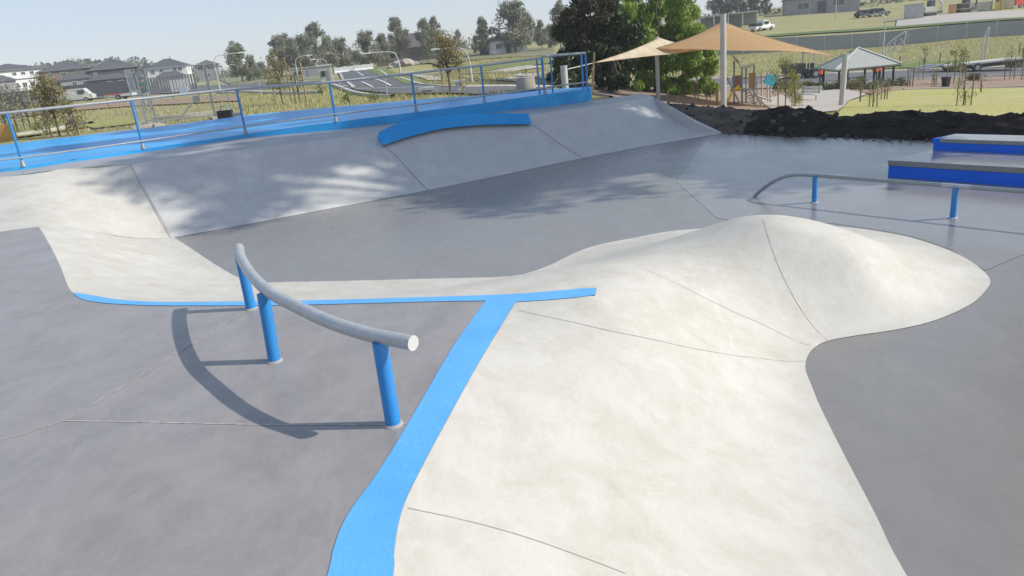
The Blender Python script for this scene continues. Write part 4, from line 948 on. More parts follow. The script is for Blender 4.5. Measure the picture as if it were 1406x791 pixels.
# ------------------------------------------------------------------ fences
def sheet_fence(name, label, a, b, h, m, pm, gap, thick=.05, slats=False, cat='fence', proud=.07):
    a = Vector(a); b = Vector(b); n = max(1, round((b-a).length/gap)); t = root(name, a, label, cat)
    for i in range(n):
        p = a.lerp(b, i/n); q = a.lerp(b, (i+1)/n); p = Vector((p.x, p.y, T1(p.x, p.y))); q = Vector((q.x, q.y, T1(q.x, q.y)))
        d = (q-p); nr = Vector((-d.y, d.x, 0)).normalized()*thick/2; V = []
        if slats:
            m_ = MB(); k = max(4, int(d.length/.45))
            for j in range(k):
                c = p.lerp(q, (j+.5)/k)-a; m_.box(c+Vector((0, 0, h/2)), (.36, .04, h), rz=math.atan2(d.y, d.x))
            m_.build('panel', M[m], t)
        else:
            for s in (-1, 1):
                for c, z in ((p, -.2), (q, -.2), (q, h), (p, h)): v = c-a+nr*s; V.append((v.x, v.y, v.z+z))
            MB().add(V, [(0, 1, 2, 3), (7, 6, 5, 4), (0, 4, 5, 1), (1, 5, 6, 2), (2, 6, 7, 3), (3, 7, 4, 0)]).build('panel', M[m], t)
        MB().cyl(p-a-Vector((0, 0, .2)), p-a+Vector((0, 0, h+.12)), proud, n=6).build('post', M[pm], t)
    q = Vector((b.x, b.y, T1(b.x, b.y))); MB().cyl(q-a-Vector((0, 0, .2)), q-a+Vector((0, 0, h+.12)), proud, n=6).build('post', M[pm], t)
    return t
sheet_fence('estate_fence', 'long dark sheet fence in front of the estate houses', GX(-30, 138), GX(100, 140), 2.6, 'fence_dark', 'fence_dark', 12)
sheet_fence('estate_fence', 'dark sheet fence in front of the navy clad house', GX(101, 140), GX(178, 142), 2.6, 'fence_dark', 'fence_dark', 10)
sheet_fence('slat_fence', 'tall dark slatted fence before the pale white house', GX(206, 128), GX(272, 132), 2.7, 'fence_dark', 'wall_grey', 6, slats=True)
sheet_fence('slat_fence', 'pale grey slatted fence right of the tall dark one', GX(236, 120), GX(262, 122), 1.9, 'wall_grey', 'wall_grey', 3, slats=True)
sheet_fence('cloth_fence', 'long grey shade cloth fence with pale posts across the right hill', GX(985, 104), GX(1450, 95), 1.85, 'fence_grey', 'white_steel', 3.6, proud=.06)
def wire_fence(label, pts, h=1.1, gap=3, pm='brown_stake', wires=(.3, .6, .9), name='wire_fence', pr=.05):
    t = root(name, pts[0], label, 'fence'); a0 = Vector(pts[0]); tops = []
    for a, b in zip(pts, pts[1:]):
        n = max(1, round((b-a).length/gap))
        for i in range(n+(1 if b is pts[-1] else 0)):
            p = a.lerp(b, i/n); p = Vector((p.x, p.y, T1(p.x, p.y))); tops.append(p); MB().cyl(p-a0, p-a0+Vector((0, 0, h)), pr, n=6).build('post', M[pm], t)
    m = MB()
    for z in wires: m.tube([p-a0+Vector((0, 0, z*h)) for p in tops], .010, 4, False)
    m.build('wires', M['galv_dark'], t)
wire_fence('post and wire fence with dark posts on the slope above the flatbed trailer', [GX(1235, 84), GX(1290, 85), GX(1348, 86), GX(1450, 86)], 1.3, 4.5, 'bark')
wire_fence('low wire fence with thin pale posts along the centre roadside', [GX(360, 42), GX(470, 36), GX(600, 33), GX(735, 32)], .9, 3.5, 'white_steel', (.5, .95), pr=.02)
wire_fence('thin wire and post fence along the left field beyond the side road', [GX(-20, 60), GX(150, 58), GX(330, 56)], .9, 5, 'stake', (.5, .95), pr=.03)
wire_fence('hilltop post fence on the upper right beyond the worksite', [GX(1035, 172), GX(1150, 165), GX(1290, 158), GX(1420, 150)], 1.5, 6, 'white_steel', (.3, .6, .95), pr=.05)
# ------------------------------------------------------------------ temporary fencing
def temp_panel(name, label, a, b, h, group, parent_cat='fence panel', lean=0, brace=True, mesh=.12):
    a = Vector(a); b = Vector(b); t = root(name, a, label, parent_cat, group); d = b-a; L = d.length; u = d.normalized(); up = (Vector((0, 0, 1))+Vector((-u.y, u.x, 0))*lean).normalized()
    f = MB(); r = .021
    f.tube([Vector((0, 0, 0)), up*h], r, 8).tube([d, d+up*h], r, 8).tube([up*h, d+up*h], r, 8).tube([up*.15, d+up*.15], r*.8, 8); f.build('frame', M['galv_dark'], t)
    m = MB(); n = int(L/mesh)
    for i in range(1, n): m.bar(u*(L*i/n)+up*.15, u*(L*i/n)+up*h, .004)
    k = int(h/(mesh*2))
    for i in range(1, k): m.bar(up*(h*i/k), d+up*(h*i/k), .004)
    m.build('wire_mesh', M['galv'], t)
    for q in (Vector((0, 0, 0)), d): MB().box(q+Vector((0, 0, .05)), (.55, .22, .10), rz=math.atan2(u.y, u.x)+1.57).build('foot_block', M['kerb'], t)
    return t
YF = 26.0
def fp(px, Y=YF): return GX(px, Y)
g_ = 'temporary fence panels beyond the blue path'
def hh(px, Y, ty): p = GX(px, Y); return ztop(p.x, p.y, ty)-p.z
temp_panel('temporary_fence_panel', 'tilted wire panel at the left end, beside the standing person', fp(195), fp(202, 27.6), hh(195, YF, 97), g_, lean=.05)
temp_panel('temporary_fence_panel', 'wide wire panel in the middle of the temporary fence', fp(217, 26.2), fp(296, 27.0), hh(217, 26.2, 96), g_)
temp_panel('temporary_fence_panel', 'narrow wire panel at the right end of the temporary fence', fp(298, 27.0), fp(320, 26.4), hh(298, 27, 93), g_)
temp_panel('temporary_fence_panel', 'wire panel running back between person and middle panel', fp(203, 27.8), fp(216, 26.3), hh(203, 27.8, 102), g_)
t = root('fence_brace', fp(244, 27.6), 'thin diagonal brace leaning behind the temporary fence panels', 'brace'); MB().bar((0, 0, 0), Vector(PY(290, 108, 28))-fp(244, 27.6), .05).build('brace_tube', M['galv_dark'], t)
for px, py, s, lab in ((252, 124, .30, 'white notice plate wired to the middle fence panel'), (270, 136, .26, 'cream notice plate low on the middle fence panel')):
    p = PY(px, py, 26.45 if px < 260 else 26.62); tag(MB().box(p, (s, .015, s*.8), rz=-.1).build('notice_plate', M['white_paint'] if s > .28 else M['kerb']), lab, 'sign')
def toolbox(p, lab):
    t = root('tool_pile', p, lab, 'tools'); MB().box((0, 0, .16), (.5, .3, .32)).build('crate', M['black'], t, .02); MB().box((.42, .05, .1), (.35, .25, .2)).build('battery_case', M['galv_dark'], t, .02)
    MB().tube([(-.15, 0, .32), (-.1, 0, .46), (.1, 0, .46), (.15, 0, .32)], .02, 6).build('handle', M['galv_dark'], t)
toolbox(fp(311, 26.2), 'dark crate and small case left at the foot of the right fence panel')
# ------------------------------------------------------------------ people
def person(px, Y, label, top, legs, hat=None, H=1.74, yaw=0, pose='stand', vest=None):
    p = GX(px, Y) if Y > 0 else G(px, -Y); t = root('person', p, label, 'person', None, yaw); s = H/1.74
    J = {'pel': (0, 0, .95, .145), 'waist': (0, .01, 1.08, .135), 'chest': (0, .02, 1.32, .165), 'neck': (0, 0, 1.48, .06), 'head0': (0, -.02, 1.58, .085), 'head1': (0, -.02, 1.68, .075)}
    E_ = [('pel', 'waist'), ('waist', 'chest'), ('chest', 'neck'), ('neck', 'head0'), ('head0', 'head1')]
    for sg, n in ((1, 'l'), (-1, 'r')):
        arm = ((sg*.2, .02, 1.42, .065), (sg*.26, .02, 1.14, .048), (sg*.22, -.16, .95, .036), (sg*.20, -.23, .90, .038)) if pose == 'stand' else ((sg*.2, 0, 1.42, .065), (sg*.24, -.14, 1.22, .048), (sg*.14, -.38, 1.24, .036), (sg*.12, -.46, 1.25, .036))
        leg = ((sg*.10, 0, .88, .10), (sg*.12, -.03 if sg > 0 else .03, .50, .068), (sg*.13, 0 if sg > 0 else .08, .09, .045), (sg*.13, -.14 if sg > 0 else -.06, .05, .04))
        for nm, ch, st in (('a', arm, 'chest'), ('g', leg, 'pel')):
            prev = st
            for i, j in enumerate(ch): k = n+nm+str(i); J[k] = j; E_.append((prev, k)); prev = k
    keys = list(J); V = [J[k][:3] for k in keys]; me = bpy.data.meshes.new('body'); me.from_pydata(V, [(keys.index(a), keys.index(b)) for a, b in E_], [])
    o = bpy.data.objects.new('body', me); C.objects.link(o); sk = o.modifiers.new('s', 'SKIN'); o.modifiers.new('b', 'SUBSURF').levels = 2; o.modifiers['b'].render_levels = 2
    for i, k in enumerate(keys): me.skin_vertices[0].data[i].radius = (J[k][3], J[k][3]*.85); me.skin_vertices[0].data[i].use_root = (k == 'pel')
    dg = bpy.context.evaluated_depsgraph_get(); dg.update(); m2 = bpy.data.meshes.new_from_object(o.evaluated_get(dg)); bpy.data.objects.remove(o)
    b_ = bpy.data.objects.new('body', m2); C.objects.link(b_); b_.parent = t; b_.scale = (s, s, s)
    m2.materials.clear()
    for k in ('skin', top, legs, 'black'): m2.materials.append(M[k])
    for f in m2.polygons:
        c = f.center
        f.material_index = 3 if c.z < .11 else 2 if c.z < .93 and abs(c.x) < .21 and not (c.z > .8 and c.y < -.15) else 1 if c.z < 1.49 and not (c.y < -.2) else 0; f.use_smooth = True
    hb_ = MB(); hb_.tube([(0, .0, 1.62*s), (0, .005, 1.70*s), (0, 0, 1.765*s), (0, 0, 1.785*s)], [.098*s, .10*s, .07*s, .01], 12)
    if hat:
        hb_.tube([(0, -.02, 1.655*s), (0, -.02, 1.67*s)], [.17*s, .16*s], 14); hb_.build('hat', M[hat], t)
    else: hb_.build('hair', M['bark'], t)
    return t
person(205, 41, 'person in dark green top and broad dark hat standing behind the temporary fence', 'green_cloth', 'grey_cloth', 'black', 1.8, .6, 'reach')
person(1127, -117, 'person in orange work shirt and dark trousers left of the picnic shelter', 'orange', 'navy_cloth', 'orange', 1.8, .3)
person(1201, -113, 'person in orange work shirt standing at the right side of the picnic shelter', 'orange', 'navy_cloth', None, 1.8, -.4)
person(1207, -111, 'second orange shirted person partly behind a shelter post', 'orange', 'navy_cloth', None, 1.75, .9)
# ------------------------------------------------------------------ street lamps
def lamp(px, Y, top, label, side=-1, arm=1.6, g='street lamps', two=False):
    p = GX(px, Y); h = ztop(p.x, p.y, top)-p.z; t = root('street_lamp', p, label, 'street lamp', g, frame_dir(px, Y))
    MB().tube([(0, 0, -.2), (0, 0, h*.5), (0, 0, h-1.0)], [.10, .08, .06], 8).build('pole', M['white_steel'], t)
    pts = cr([(0, 0, h-1.0), (side*.12, 0, h-.45), (side*.5, 0, h-.1), (side*arm, 0, h)], 5); MB().tube(pts, .045, 7).build('arm', M['white_steel'], t)
    MB().box((side*(arm+.35), 0, h-.01), (.8, .26, .11)).build('lamp_head', M['wall_white'], t, .03)
    return t
lamp(551, 62, 69, 'street lamp with curved arm standing by the centre road', -1, 2.2)
lamp(648, 48, 63, 'nearer street lamp with pale head right of the staked olive tree', -1, 1.6)
lamp(303, 80, 76, 'thin street lamp behind the temporary fence', 1, 2.6)
lamp(1211, 83, 18, 'tall curved street lamp behind the picnic shelter roof', -1, .9)
lamp(1147, 150, -12, 'pale lamp post on the upper right hill', -1, .8)
lamp(410, 95, 78, 'far thin lamp post before the tall gum clump', 1, 1.5)
lamp(452, 105, 80, 'farthest lamp post near the road barriers', -1, 1.5)
# ------------------------------------------------------------------ young staked trees
def staked(px, Y, top, label, leaf, h_cr=(.3, 1), R=.8, n=14, cnt=40, ls=.11, stakes=((-.3, 1.3), (.3, 1.3)), sm='stake', group='young staked trees', seed=0, dense=1, r0=.03):
    p = GX(px, Y); h = ztop(p.x, p.y, top)-p.z; t = root('young_tree', p, label, 'tree', group, random.random()*.3)
    cl = clumps(h*h_cr[0], h*h_cr[1]*.95, R, n, seed, (.16*R+.08, .34*R+.1), cnt, 'gum', 1.1)
    mb = MB(); mb.tube([(0, 0, -.1), (.03, 0, h*.4), (-.03, .02, h*.75), (0, 0, h*.98)], [r0*1.2, r0, r0*.7, r0*.2], 6, False); limbs(mb, cl, h*.5, r0, seed, every=1); mb.build('trunk', M['pale_bark'], t)
    link('crown', leafmesh('crown', cl, ls, .35, .55, seed), M[leaf], t)
    for x, z in stakes: MB().bar((x, random.uniform(-.1, .1), -.1), (x+random.uniform(-.04, .04), 0, z), .055).build('stake', M[sm], t)
    return t
staked(18, 30, 112, 'silvery leaved young tree with brown stakes at the far left', 'silver_leaf', (.25, 1), 1.1, 22, 90, .10, ((-.5, 1.5), (-.15, 1.6), (.25, 1.5)), 'brown_stake', seed=1)
staked(-10, 29, 108, 'silvery leaved young tree cut by the left picture edge', 'silver_leaf', (.3, 1), 1.0, 20, 90, .10, (), seed=51)
staked(43, 32, 120, 'small silvery young tree on two pale stakes', 'silver_leaf', (.3, 1), .8, 14, 60, .10, ((-.2, 1.4), (.3, 1.4)), seed=2)
staked(82, 26, 100, 'olive leaved drooping young tree in front of the grey house', 'olive_leaf', (.28, 1), .62, 26, 120, .10, ((-.25, 1.2), (.28, 1.2)), seed=3)
staked(104, 25.5, 141, 'low olive leaved sapling beside the drooping olive tree', 'olive_leaf', (.2, 1), .55, 12, 80, .10, ((.1, .9),), seed=4)
staked(66, 27, 138, 'low olive leaved sapling left of the drooping olive tree', 'olive_leaf', (.2, 1), .5, 10, 70, .10, (), seed=41)
staked(388, 34, 72, 'tall thin olive leaved tree on stakes before the gum clump', 'olive_leaf', (.35, 1), .6, 18, 70, .11, ((-.3, 1.9), (.45, 2.0)), seed=5)
staked(412, 33, 98, 'slim young tree on pale stakes right of the tall thin one', 'young_leaf', (.4, 1), .35, 8, 30, .09, ((-.2, 1.6), (.3, 1.7)), seed=6)
staked(618, 30, 40, 'tall olive leaved tree on three timber stakes by the nearer lamp', 'olive_leaf', (.38, 1), .75, 26, 85, .11, ((-.25, 1.5), (.05, 1.4), (.5, 1.6)), seed=7)
staked(636, 31, 105, 'bare sapling on a dark stake right of the tall staked olive tree', 'olive_leaf', (.4, 1), .2, 5, 8, .08, ((.0, 1.1),), 'brown_stake', seed=8)
staked(442, 38, 112, 'small bushy sapling left of the white cabinet', 'young_leaf', (.2, 1), .35, 7, 40, .08, (), seed=9)
staked(480, 27, 128, 'scrubby low sapling near the blue path edge', 'young_leaf', (.2, 1), .3, 7, 40, .07, (), seed=10)
staked(515, 28, 124, 'leafy low sapling beside the road end corner', 'young_leaf', (.2, 1), .4, 8, 40, .07, (), seed=12)
staked(1078, 43, 78, 'round leafy young tree behind the soil mound by the bench', 'young_leaf', (.3, 1), 1.0, 26, 75, .12, ((-.5, 1.4), (.5, 1.4)), seed=13)
staked(1090, 44, 100, 'golden leaved young tree beside the round leafy one', 'gold_leaf', (.15, 1), .75, 18, 80, .12, ((.1, 1.4),), seed=14)
staked(1181, 47, 100, 'sapling on a single stake in front of the picnic shelter', 'young_leaf', (.4, 1), .35, 8, 20, .09, ((.0, 1.4),), seed=15)
staked(1198, 41, 112, 'sapling between two stakes on the near edge of the lawn', 'young_leaf', (.3, 1), .45, 9, 26, .09, ((-.22, 1.3), (.22, 1.5)), seed=16)
staked(1214, 48, 112, 'sapling on the lawn right of the picnic shelter', 'young_leaf', (.3, 1), .4, 9, 24, .09, ((-.2, 1.2), (.25, 1.2)), seed=17)
staked(1322, 40, 100, 'twiggy sapling between two stakes in the middle of the lawn', 'young_leaf', (.2, 1), .8, 16, 26, .10, ((-.42, 1.6), (.55, 1.7), (.1, .8)), seed=18)
staked(1309, 60, 58, 'tall slender leafy tree in front of the flatbed trailer wheels', 'young_leaf', (.35, 1), .75, 18, 50, .13, ((-.6, 2.1), (.5, 1.6)), seed=19)
staked(1320, 61, 66, 'leafy young tree directly right of the tall slender one', 'young_leaf', (.3, 1), .7, 14, 45, .13, ((.3, 1.5),), seed=20)
staked(1267, 66, 64, 'thin young tree left of the flatbed ramp', 'young_leaf', (.55, 1), .4, 9, 30, .12, ((-.5, 1.8),), seed=22)
staked(1249, 58, 100, 'bare sapling between two brown stakes left on the mulch bed', 'olive_leaf', (.4, 1), .3, 6, 10, .09, ((-.2, 1.6), (.3, 1.6)), 'brown_stake', seed=23)
staked(1282, 58, 98, 'bare sapling between two stakes beside the black bin', 'olive_leaf', (.4, 1), .4, 8, 14, .09, ((-.15, 1.6), (.2, 1.5)), seed=24)
staked(1386, 63, 66, 'twiggy young tree at the right end of the flatbed trailer', 'olive_leaf', (.4, 1), .9, 16, 34, .12, ((-.6, 1.8), (.4, 1.9)), 'brown_stake', seed=25)
staked(1402, 62, 64, 'thin leafy young tree at the right picture edge', 'young_leaf', (.4, 1), .6, 12, 40, .12, ((.2, 1.6),), seed=26)
staked(1346, 50, 112, 'short red tipped marker sapling on the right of the mulch bed', 'olive_leaf', (.5, 1), .15, 4, 8, .07, ((0, .9),), 'brown_stake', seed=27)
staked(940, 50, 120, 'bare sapling left of the yellow slide', 'olive_leaf', (.5, 1), .2, 5, 8, .07, ((-.3, 1.0), (.9, 1.5)), seed=28)
staked(970, 49, 118, 'bare sapling with pale stake right beside the slide foot', 'olive_leaf', (.5, 1), .2, 5, 8, .07, ((-.8, 1.4), (.3, 1.7)), seed=29)
t = root('timber_prop', GX(821, 27), 'long timber stake leaning beside the end of the handrail', 'stake'); a = GX(813, 27); MB().bar(a-t.location, PY(816, 72, 27)-t.location, .07).build('pole', M['stake'], t)
# ------------------------------------------------------------------ shade sails
def post(px, Y, top, r, label, lean=0):
    p = GX(px, Y); z = ztop(p.x, p.y, top); t = root('sail_post', p, label, 'post', 'grey steel posts of the shade sails')
    q = Vector((lean, 0, z-p.z)); MB().cyl((0, 0, -.4), q, r, n=18).build('shaft', M['white_steel'], t, 0); MB().cyl(q, q+Vector((0, 0, .05)), r*1.06, n=18).build('cap', M['white_steel'], t)
    MB().tube([q-Vector((0, 0, .5)), q-Vector((-r-.12, 0, .5))], .03, 6).build('eye_bolt', M['galv'], t)
    return p, z
post(993.5, 43, 20.5, .17, 'thickest grey steel post at the peak of the tan shade sail')
post(904, 47, 52, .13, 'slim pale post under the peak of the cream shade sail')
post(1155, 44, 75, .165, 'short thick leaning post at the right end of the tan sail', .12)
post(777, 30, 92, .14, 'short pale post stump among the dark trees')
def sail(name, label, cor, material, sag, n=18, conc=.10):
    """cor: 4 corners in order; edges bowed inwards, surface hyperbolic"""
    A, B, Cc, D = [Vector(c) for c in cor]; cen = (A+B+Cc+D)/4
    def edge(p, q, t): m = p.lerp(q, t); k = 4*t*(1-t); return m+(cen-m)*conc*k
    V = []; 
    for i in range(n+1):
        u = i/n
        for j in range(n+1):
            v = j/n; p = (1-v)*edge(A, B, u)+v*edge(D, Cc, u)+(1-u)*edge(A, D, v)+u*edge(B, Cc, v)-((1-u)*(1-v)*A+u*(1-v)*B+u*v*Cc+(1-u)*v*D)
            p.z -= sag*16*u*(1-u)*v*(1-v); V.append(tuple(p))
    k = n+1; F = [(i*k+j, (i+1)*k+j, (i+1)*k+j+1, i*k+j+1) for i in range(n) for j in range(n)]
    t = root(name, cor[0], label, 'shade sail'); me = bpy.data.meshes.new('cloth'); me.from_pydata([tuple(Vector(v)-Vector(cor[0])) for v in V], [], F); me.update(); me.polygons.foreach_set('use_smooth', [True]*len(F))
    o = link('cloth', me, material, t); s = o.modifiers.new('thickness', 'SOLIDIFY'); s.thickness = .012
    m = MB(); ring = [V[j] for j in range(k)]+[V[i*k+n] for i in range(1, k)]+[V[n*k+j] for j in range(n-1, -1, -1)]+[V[i*k] for i in range(n-1, -1, -1)]
    m.tube([Vector(v)-Vector(cor[0]) for v in ring], .018, 5, False); m.build('edge_cable', M['stake'], t); return t
sT = [PY(991, 29, 43), PY(1150, 76, 44.2), PY(1010, 62, 52), PY(884, 71, 45.5)]
sail('tan_shade_sail', 'large tan shade sail with its peak at the thickest post', [sT[0], sT[1], sT[2], sT[3]], M['tan_sail'], .35, conc=.13)
sail('cream_shade_sail', 'narrow cream shade sail running down to the left behind the handrail', [PY(905, 52, 47), PY(975, 68, 49), PY(930, 73.5, 45), PY(815, 86.5, 40)], M['cream_sail'], .05, conc=.12)
t = root('sail_cable', PY(815, 86.5, 40), 'thin tensioning cable from the cream sail tip to the pale stump', 'cable'); MB().tube([(0, 0, 0), PY(780, 95, 30.2)-PY(815, 86.5, 40)], .025, 5).build('wire', M['white_steel'], t)
MB().tube([Vector(sT[1])-t.location, PY(1157, 78, 44)-t.location], .015, 5).build('wire', M['galv'], t)
# ------------------------------------------------------------------ picnic shelter
bs_ = GX(1176, 62); sh = root('picnic_shelter', bs_, 'open picnic shelter with pale green pyramid roof on slim black posts', 'shelter', None, frame_dir(1176, 62)+.32)
ez = ztop(bs_.x, bs_.y, 90)-bs_.z; az = ztop(bs_.x, bs_.y, 65.5)-bs_.z; R_ = 2.55
m = MB(); V = [(-R_, -R_, ez), (R_, -R_, ez), (R_, R_, ez), (-R_, R_, ez), (0, 0, az)]
m.add(V, [(0, 1, 4), (1, 2, 4), (2, 3, 4), (3, 0, 4)]); m.add([(v[0], v[1], v[2]-.12) for v in V[:4]]+V[:4], [(3, 2, 1, 0), (0, 1, 5, 4), (1, 2, 6, 5), (2, 3, 7, 6), (3, 0, 4, 7)])
rf = m.build('roof', M['sheet_roof'], sh); m = MB()
for v in V[:4]: m.bar(Vector(v)+Vector((0, 0, .03)), Vector(V[4])+Vector((0, 0, .03)), .16, .05)
m.build('ridge_capping', M['ridge'], rf)
m = MB()
for a, b_ in ((0, 1), (1, 2), (2, 3), (3, 0)): m.bar(Vector(V[a])*.97+Vector((0, 0, -.05)), Vector(V[b_])*.97+Vector((0, 0, -.05)), .10, .16)
m.build('eave_beam', M['black'], sh)
for x, y in ((-2.1, -2.1), (2.1, -2.1), (2.1, 2.1), (-2.1, 2.1), (-.1, -2.1), (2.1, 0), (-.1, 2.1)): MB().box((x, y, ez/2-.1), (.13, .13, ez)).build('post', M['black'], sh)
tb = root('picnic_table', bs_+Vector((-.2, .3, .03)), 'pale table with benches under the picnic shelter', 'table'); MB().box((0, 0, .74), (1.8, .8, .06)).build('tabletop', M['white_steel'], tb)
for s in (-1, 1): MB().box((0, s*.75, .45), (1.8, .3, .05)).build('bench_seat', M['white_steel'], tb); MB().box((s*.6, 0, .36), (.08, 1.2, .72)).build('leg', M['galv_dark'], tb)
# ------------------------------------------------------------------ bench, bin, low shrubs
bp_ = GX(1109, 50); bn = root('park_bench', bp_, 'white slatted park bench on the path behind the soil mound', 'bench', None, frame_dir(1109, 50)-.75)
for k in range(3): MB().box((0, -.16+.16*k, .45), (1.7, .12, .04)).build('seat_slat', M['white_paint'], bn)
for k in range(3): MB().box((0, .27+.04*k, .58+.15*k), (1.7, .035, .12)).build('back_slat', M['white_paint'], bn)
for s in (-1, 1): MB().bar((s*.7, 0, 0), (s*.7, 0, .44), .05).build('leg', M['galv_dark'], bn); MB().bar((s*.7, .2, .40), (s*.7, .37, .95), .05).build('back_support', M['galv_dark'], bn)
bw = GX(1298, 57); wb = root('wheelie_bin', bw, 'black wheelie bin standing on the mulch bed', 'bin', None, .3); wb.scale = (.72, .72, .78); m = MB()
m.add([(-.25, -.28, .05), (.25, -.28, .05), (.25, .25, .05), (-.25, .25, .05), (-.31, -.36, 1.0), (.31, -.36, 1.0), (.31, .36, 1.0), (-.31, .36, 1.0)], [(3, 2, 1, 0), (4, 5, 6, 7), (0, 1, 5, 4), (1, 2, 6, 5), (2, 3, 7, 6), (3, 0, 4, 7)]); m.build('bin_body', M['black'], wb, .03)
MB().box((0, 0, 1.04), (.66, .78, .07)).build('lid', M['black'], wb, .02)
for s in (-1, 1): MB().cyl((s*.28, .3, .1), (s*.33, .3, .1), .1).build('wheel', M['rubber'], wb)
r = random.Random(4)
for i, (px, py, s, lab) in enumerate([(1068, 122, 1.2, 'low dark shrub in the bed left of the bench'), (1108, 121, 1.1, 'brown tipped shrub above the bench'), (1128, 125, 1.3, 'dark green mounded shrub left of the thick leaning post'), (1146, 124, 1.1, 'grey green shrub right behind the thick leaning post'), (1170, 124, 1.3, 'olive shrub before the picnic shelter posts'), (1192, 124, 1.2, 'dull green shrub below the picnic shelter'), (1213, 121, 1.4, 'broad spreading shrub at the right corner of the shelter'), (1233, 119, 1.4, 'darkest low shrub at the start of the mulch bed'), (1335, 112, 1.0, 'heap of dry brushwood low on the mulch bed')]):
    s *= .72; p = G(px, py); cl = clumps(.12, .6*s, s, 9, 70+i, (.35, .6), 130, 'round', .7); t = root('shrub', p, lab, 'shrub', 'low shrubs around the shelter'); link('foliage', leafmesh('foliage', cl, .14, .4, 0, i), M[['dark_leaf', 'olive_leaf', 'dark_leaf', 'gum_leaf', 'olive_leaf', 'gum_leaf', 'gum_leaf', 'dark_leaf', 'brown_leaf'][i]], t)
    m = MB(); [m.tube([(0, 0, -.05), Vector(c[0])], [.03, .01], 5, False) for c in cl[:5]]; m.build('stems', M['bark'], t)
# ------------------------------------------------------------------ playground
pb = GX(1012, 47); pg = root('play_tower', pb, 'play tower with curved pale canopy, yellow slide and climbing arch', 'playground', None, frame_dir(1012, 47))
def L2(px, py, dy=0): return PY(px, py, pb.y+dy)
Ri = Matrix.Rotation(-pg.rotation_euler.z, 3, 'Z')
def l(px, py, dy=0): return Ri @ (L2(px, py, dy)-pb)
for (x0, y0, x1, y1, dy) in ((1008, 84, 1008, 146, .6), (1019, 92, 1018.5, 148, -.8), (1024.5, 92, 1024, 146, .9), (1035.5, 89, 1035, 146, -.2)): MB().cyl(l(x0, y1, dy), l(x0, y0, dy), .055, n=8).build('post', M['galv_dark'], pg)
cA, cB, cC, cD = l(1004, 75, .8), l(1040, 86.5, .6), l(1020, 91.5, -1), l(1014, 84, -1.0); V = []; n = 10
for i in range(n+1):
    for j in range(n+1):
        u, v = i/n, j/n; p = (cA*(1-u)+cB*u)*(1-v)+(cD*(1-u)+cC*u)*v; p.z -= .55*4*u*(1-u)*(1-v*.5); V.append(tuple(p))
F = [(i*(n+1)+j, (i+1)*(n+1)+j, (i+1)*(n+1)+j+1, i*(n+1)+j+1) for i in range(n) for j in range(n)]
me = bpy.data.meshes.new('canopy'); me.from_pydata(V, [], F); me.update(); me.polygons.foreach_set('use_smooth', [True]*len(F)); o = link('canopy', me, M['white_steel'], pg); s_ = o.modifiers.new('t', 'SOLIDIFY'); s_.thickness = .05
dk_ = (l(1010, 122, .3)+l(1033, 122, .3))/2; MB().box(dk_, (1.7, 1.5, .08)).build('deck_floor', M['galv_dark'], pg)
MB().box(l(1012.5, 113, .6), (.62, .06, .85)).build('panel', M['rust'], pg); MB().box(l(1033, 111, .1), (.45, .06, 1.0)).build('panel', M['ply'], pg)
sp = [l(1014, 122, -.6), l(1008, 127, -.8), l(1003, 134, -1), l(1000, 140, -1.2), l(985, 145, -1.4)]; sp = cr(sp, 4); V = []
for i, p in enumerate(sp):
    for k, (dy, dz) in enumerate(((-.32, .22), (-.26, .0), (.26, 0), (.32, .22))): V.append((p.x, p.y+dy, p.z+dz))
F = [(i*4+k, i*4+4+k, i*4+5+k, i*4+1+k) for i in range(len(sp)-1) for k in range(3)]
me = bpy.data.meshes.new('slide'); me.from_pydata(V, [], F); me.update(); o = link('slide', me, M['yellow'], pg); s_ = o.modifiers.new('t', 'SOLIDIFY'); s_.thickness = .06
MB().tube([l(1010, 124, -1), l(1013, 120, -1), l(1017, 123, -1)], .09, 8).build('slide_hood', M['yellow'], pg)
for dx in (0, 9): MB().tube(cr([l(1020+dx*.4, 124, -.9+dx*.02), l(1027+dx*.5, 122.5, -1.1), l(1033+dx*.7, 132, -1.3), l(1038+dx, 147, -1.5)], 5), .05, 7).build('climbing_rail', M['dim_white'], pg)
m = MB()
for k in range(6): t_ = k/6; m.bar(l(1021+14*t_, 126+19*t_, -1), l(1026+14*t_, 124+21*t_, -1.3), .05)
m.build('rungs', M['galv_dark'], pg)
MB().tube([l(1036, 131, -.5), l(1060, 138, -.8)], .06, 7).build('balance_beam', M['dim_white'], pg)
mk = root('monkey_bars', GX(1050, 48), 'row of thin steel poles with overhead bar and a cyan play panel', 'playground'); q0 = Vector(mk.location)
def l3(px, py, dy=0): return PY(px, py, 48+dy)-q0
for x, y0, y1, dy in ((1046, 101, 140, 0), (1054, 99, 141, .4), (1058, 98, 141, -.4), (1040, 110, 141, 0)): MB().cyl(l3(x, y1, dy), l3(x, y0, dy), .055, n=7).build('pole', M['white_steel'], mk)
MB().tube(cr([l3(1036, 112), l3(1045, 110), l3(1058, 108.5), l3(1075, 106), l3(1082, 104)], 4), .05, 7).build('overhead_bar', M['white_steel'], mk)
MB().tube(cr([l3(1010, 109), l3(1045, 105), l3(1062, 104.5), l3(1085, 102)], 4), .045, 7).build('overhead_bar', M['stake'], mk)
m = MB(); c0 = l3(1058, 110, -.5)
for k in range(9):
    a = 2*math.pi*k/9; rr_ = .42*(1.15 if k % 2 else .85); m.v.append(tuple(c0+Vector((math.cos(a)*rr_, -.05, math.sin(a)*rr_*.9)))); m.v.append(tuple(c0+Vector((math.cos(a)*rr_, .07, math.sin(a)*rr_*.9))))
